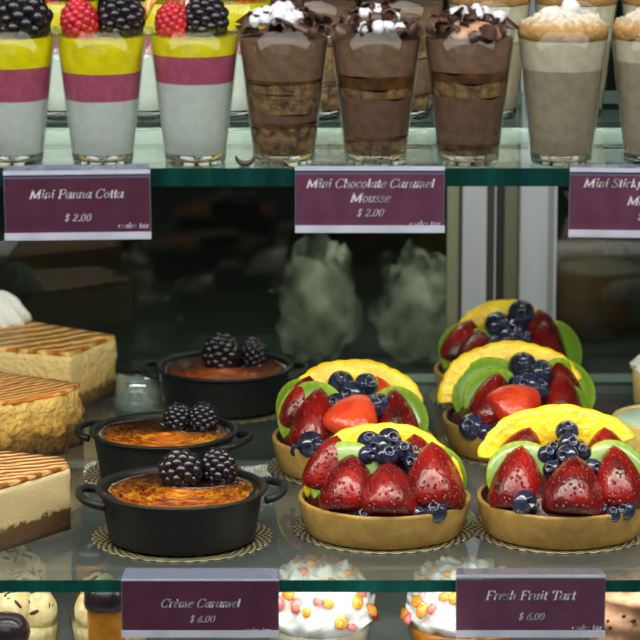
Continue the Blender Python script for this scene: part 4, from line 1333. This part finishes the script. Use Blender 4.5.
# mocha frosted cake at the lower right
q = aty(655, 612, 7.0)
o = thing('mocha_cake', 'mocha frosted round cake with chocolate chips at the bottom right corner', 'cake', (q.x, 7.0, DECK + 0.02))
g = MB()
prof = []
for k in range(33):
    z = 0.0 + 8.3 * k / 32
    prof.append((3.55 + 0.22 * math.sin(z * 3.9), z))
prof += [(3.3, 8.6), (2.6, 8.9), (1.4, 9.0), (0, 9.05)]
g.lathe([(0, 0)] + prof, 72, wob=lambda a, z: 1 + 0.03 * math.sin(5 * a + z * 1.3) + 0.015 * math.sin(11 * a - z))
g.build('frosting', M['peach'], o)
rnd = random.Random(4)
for k in range(26):
    a = rnd.uniform(PI, 2 * PI); z = rnd.uniform(5.0, 8.2)
    put('chocolate_chip', BITS['c'][k % 2], o, loc=(3.68 * math.cos(a), 3.68 * math.sin(a), z), rot=frame_from((math.cos(a), math.sin(a), 0.2)), sc=rnd.uniform(0.35, 0.55))
for k in range(16):
    a = rnd.uniform(0, 2 * PI); r = rnd.uniform(1.6, 3.3)
    put('chocolate_shaving', CURLS[k % 6], o, loc=(r * math.cos(a), r * math.sin(a), 8.95), rot=(rnd.uniform(-.6, .6), rnd.uniform(-.6, .6), rnd.uniform(0, 6)), sc=0.9)


# ------------------------------------------------------------------ lights
def area(name, loc, target, sx, sy, power, color):
    l = bpy.data.lights.new(name, 'AREA'); l.shape = 'RECTANGLE'
    l.size = sx * S; l.size_y = sy * S; l.energy = power; l.color = color
    o = bpy.data.objects.new(name, l); COL.objects.link(o)
    o.location = Vector(loc) * S
    d = (Vector(target) - Vector(loc)).normalized()
    o.rotation_euler = d.to_track_quat('-Z', 'Y').to_euler()
    return o


area('top_strip_light', (0, -30, 70), (0, 8, 18), 170, 26, 7.6, (1.0, 0.98, 0.94))
area('under_shelf_light', (0, 2.6, ZU - 1.4), (0, 20, 0), 100, 2.4, 2.6, (1.0, 0.93, 0.80))
area('deck_light', (0, 4, -1.2), (0, 12, -9), 110, 2, 0.35, (1.0, 0.97, 0.9))
sp = bpy.data.lights.new('cream_fill_spot', 'SPOT'); sp.energy = 1.0; sp.spot_size = math.radians(27); sp.spot_blend = 0.9; sp.shadow_soft_size = 0.02  # out-of-view spot added to overexpose the cream cups
so = bpy.data.objects.new('cream_fill_spot', sp); COL.objects.link(so); so.location = Vector((5, -22, -2.5)) * S
so.rotation_euler = (Vector((3, 9, -4.5)) - Vector((5, -22, -2.5))).to_track_quat('-Z', 'Y').to_euler()
area('standin_fill', (22, 60, 28), (18, 72, 4), 12, 3, 0.25, (1.0, 0.92, 0.85))  # unseen fill lamp added for the brown reflection stand-in
area('room_light', (-30, -150, 140), (0, 10, 10), 160, 120, 9.0, (0.95, 0.97, 1.0))
area('bundle_fill', (3, 58.5, 26), (4, 66, 3), 26, 3, 1.2, (0.97, 1.0, 0.93))  # unseen lamp added to brighten the plastic bundles from the front

w = bpy.data.worlds.new('case_world'); SC.world = w; w.use_nodes = True
bg = w.node_tree.nodes['Background']; bg.inputs[0].default_value = (0.75, 0.82, 0.8, 1); bg.inputs[1].default_value = 0.07

# ------------------------------------------------------------------ camera
cd = bpy.data.cameras.new('camera'); co = bpy.data.objects.new('camera', cd); COL.objects.link(co)
cd.sensor_width = 36; cd.lens = FPX / 640 * 36
cd.clip_start = 0.05; cd.clip_end = 20
co.location = CAM * S
co.rotation_euler = (PI / 2 - PITCH, 0, 0)
cd.dof.use_dof = True; cd.dof.focus_distance = 1.92; cd.dof.aperture_fstop = 16
SC.camera = co
SC.view_settings.view_transform = 'Standard'
SC.view_settings.exposure = 0.0
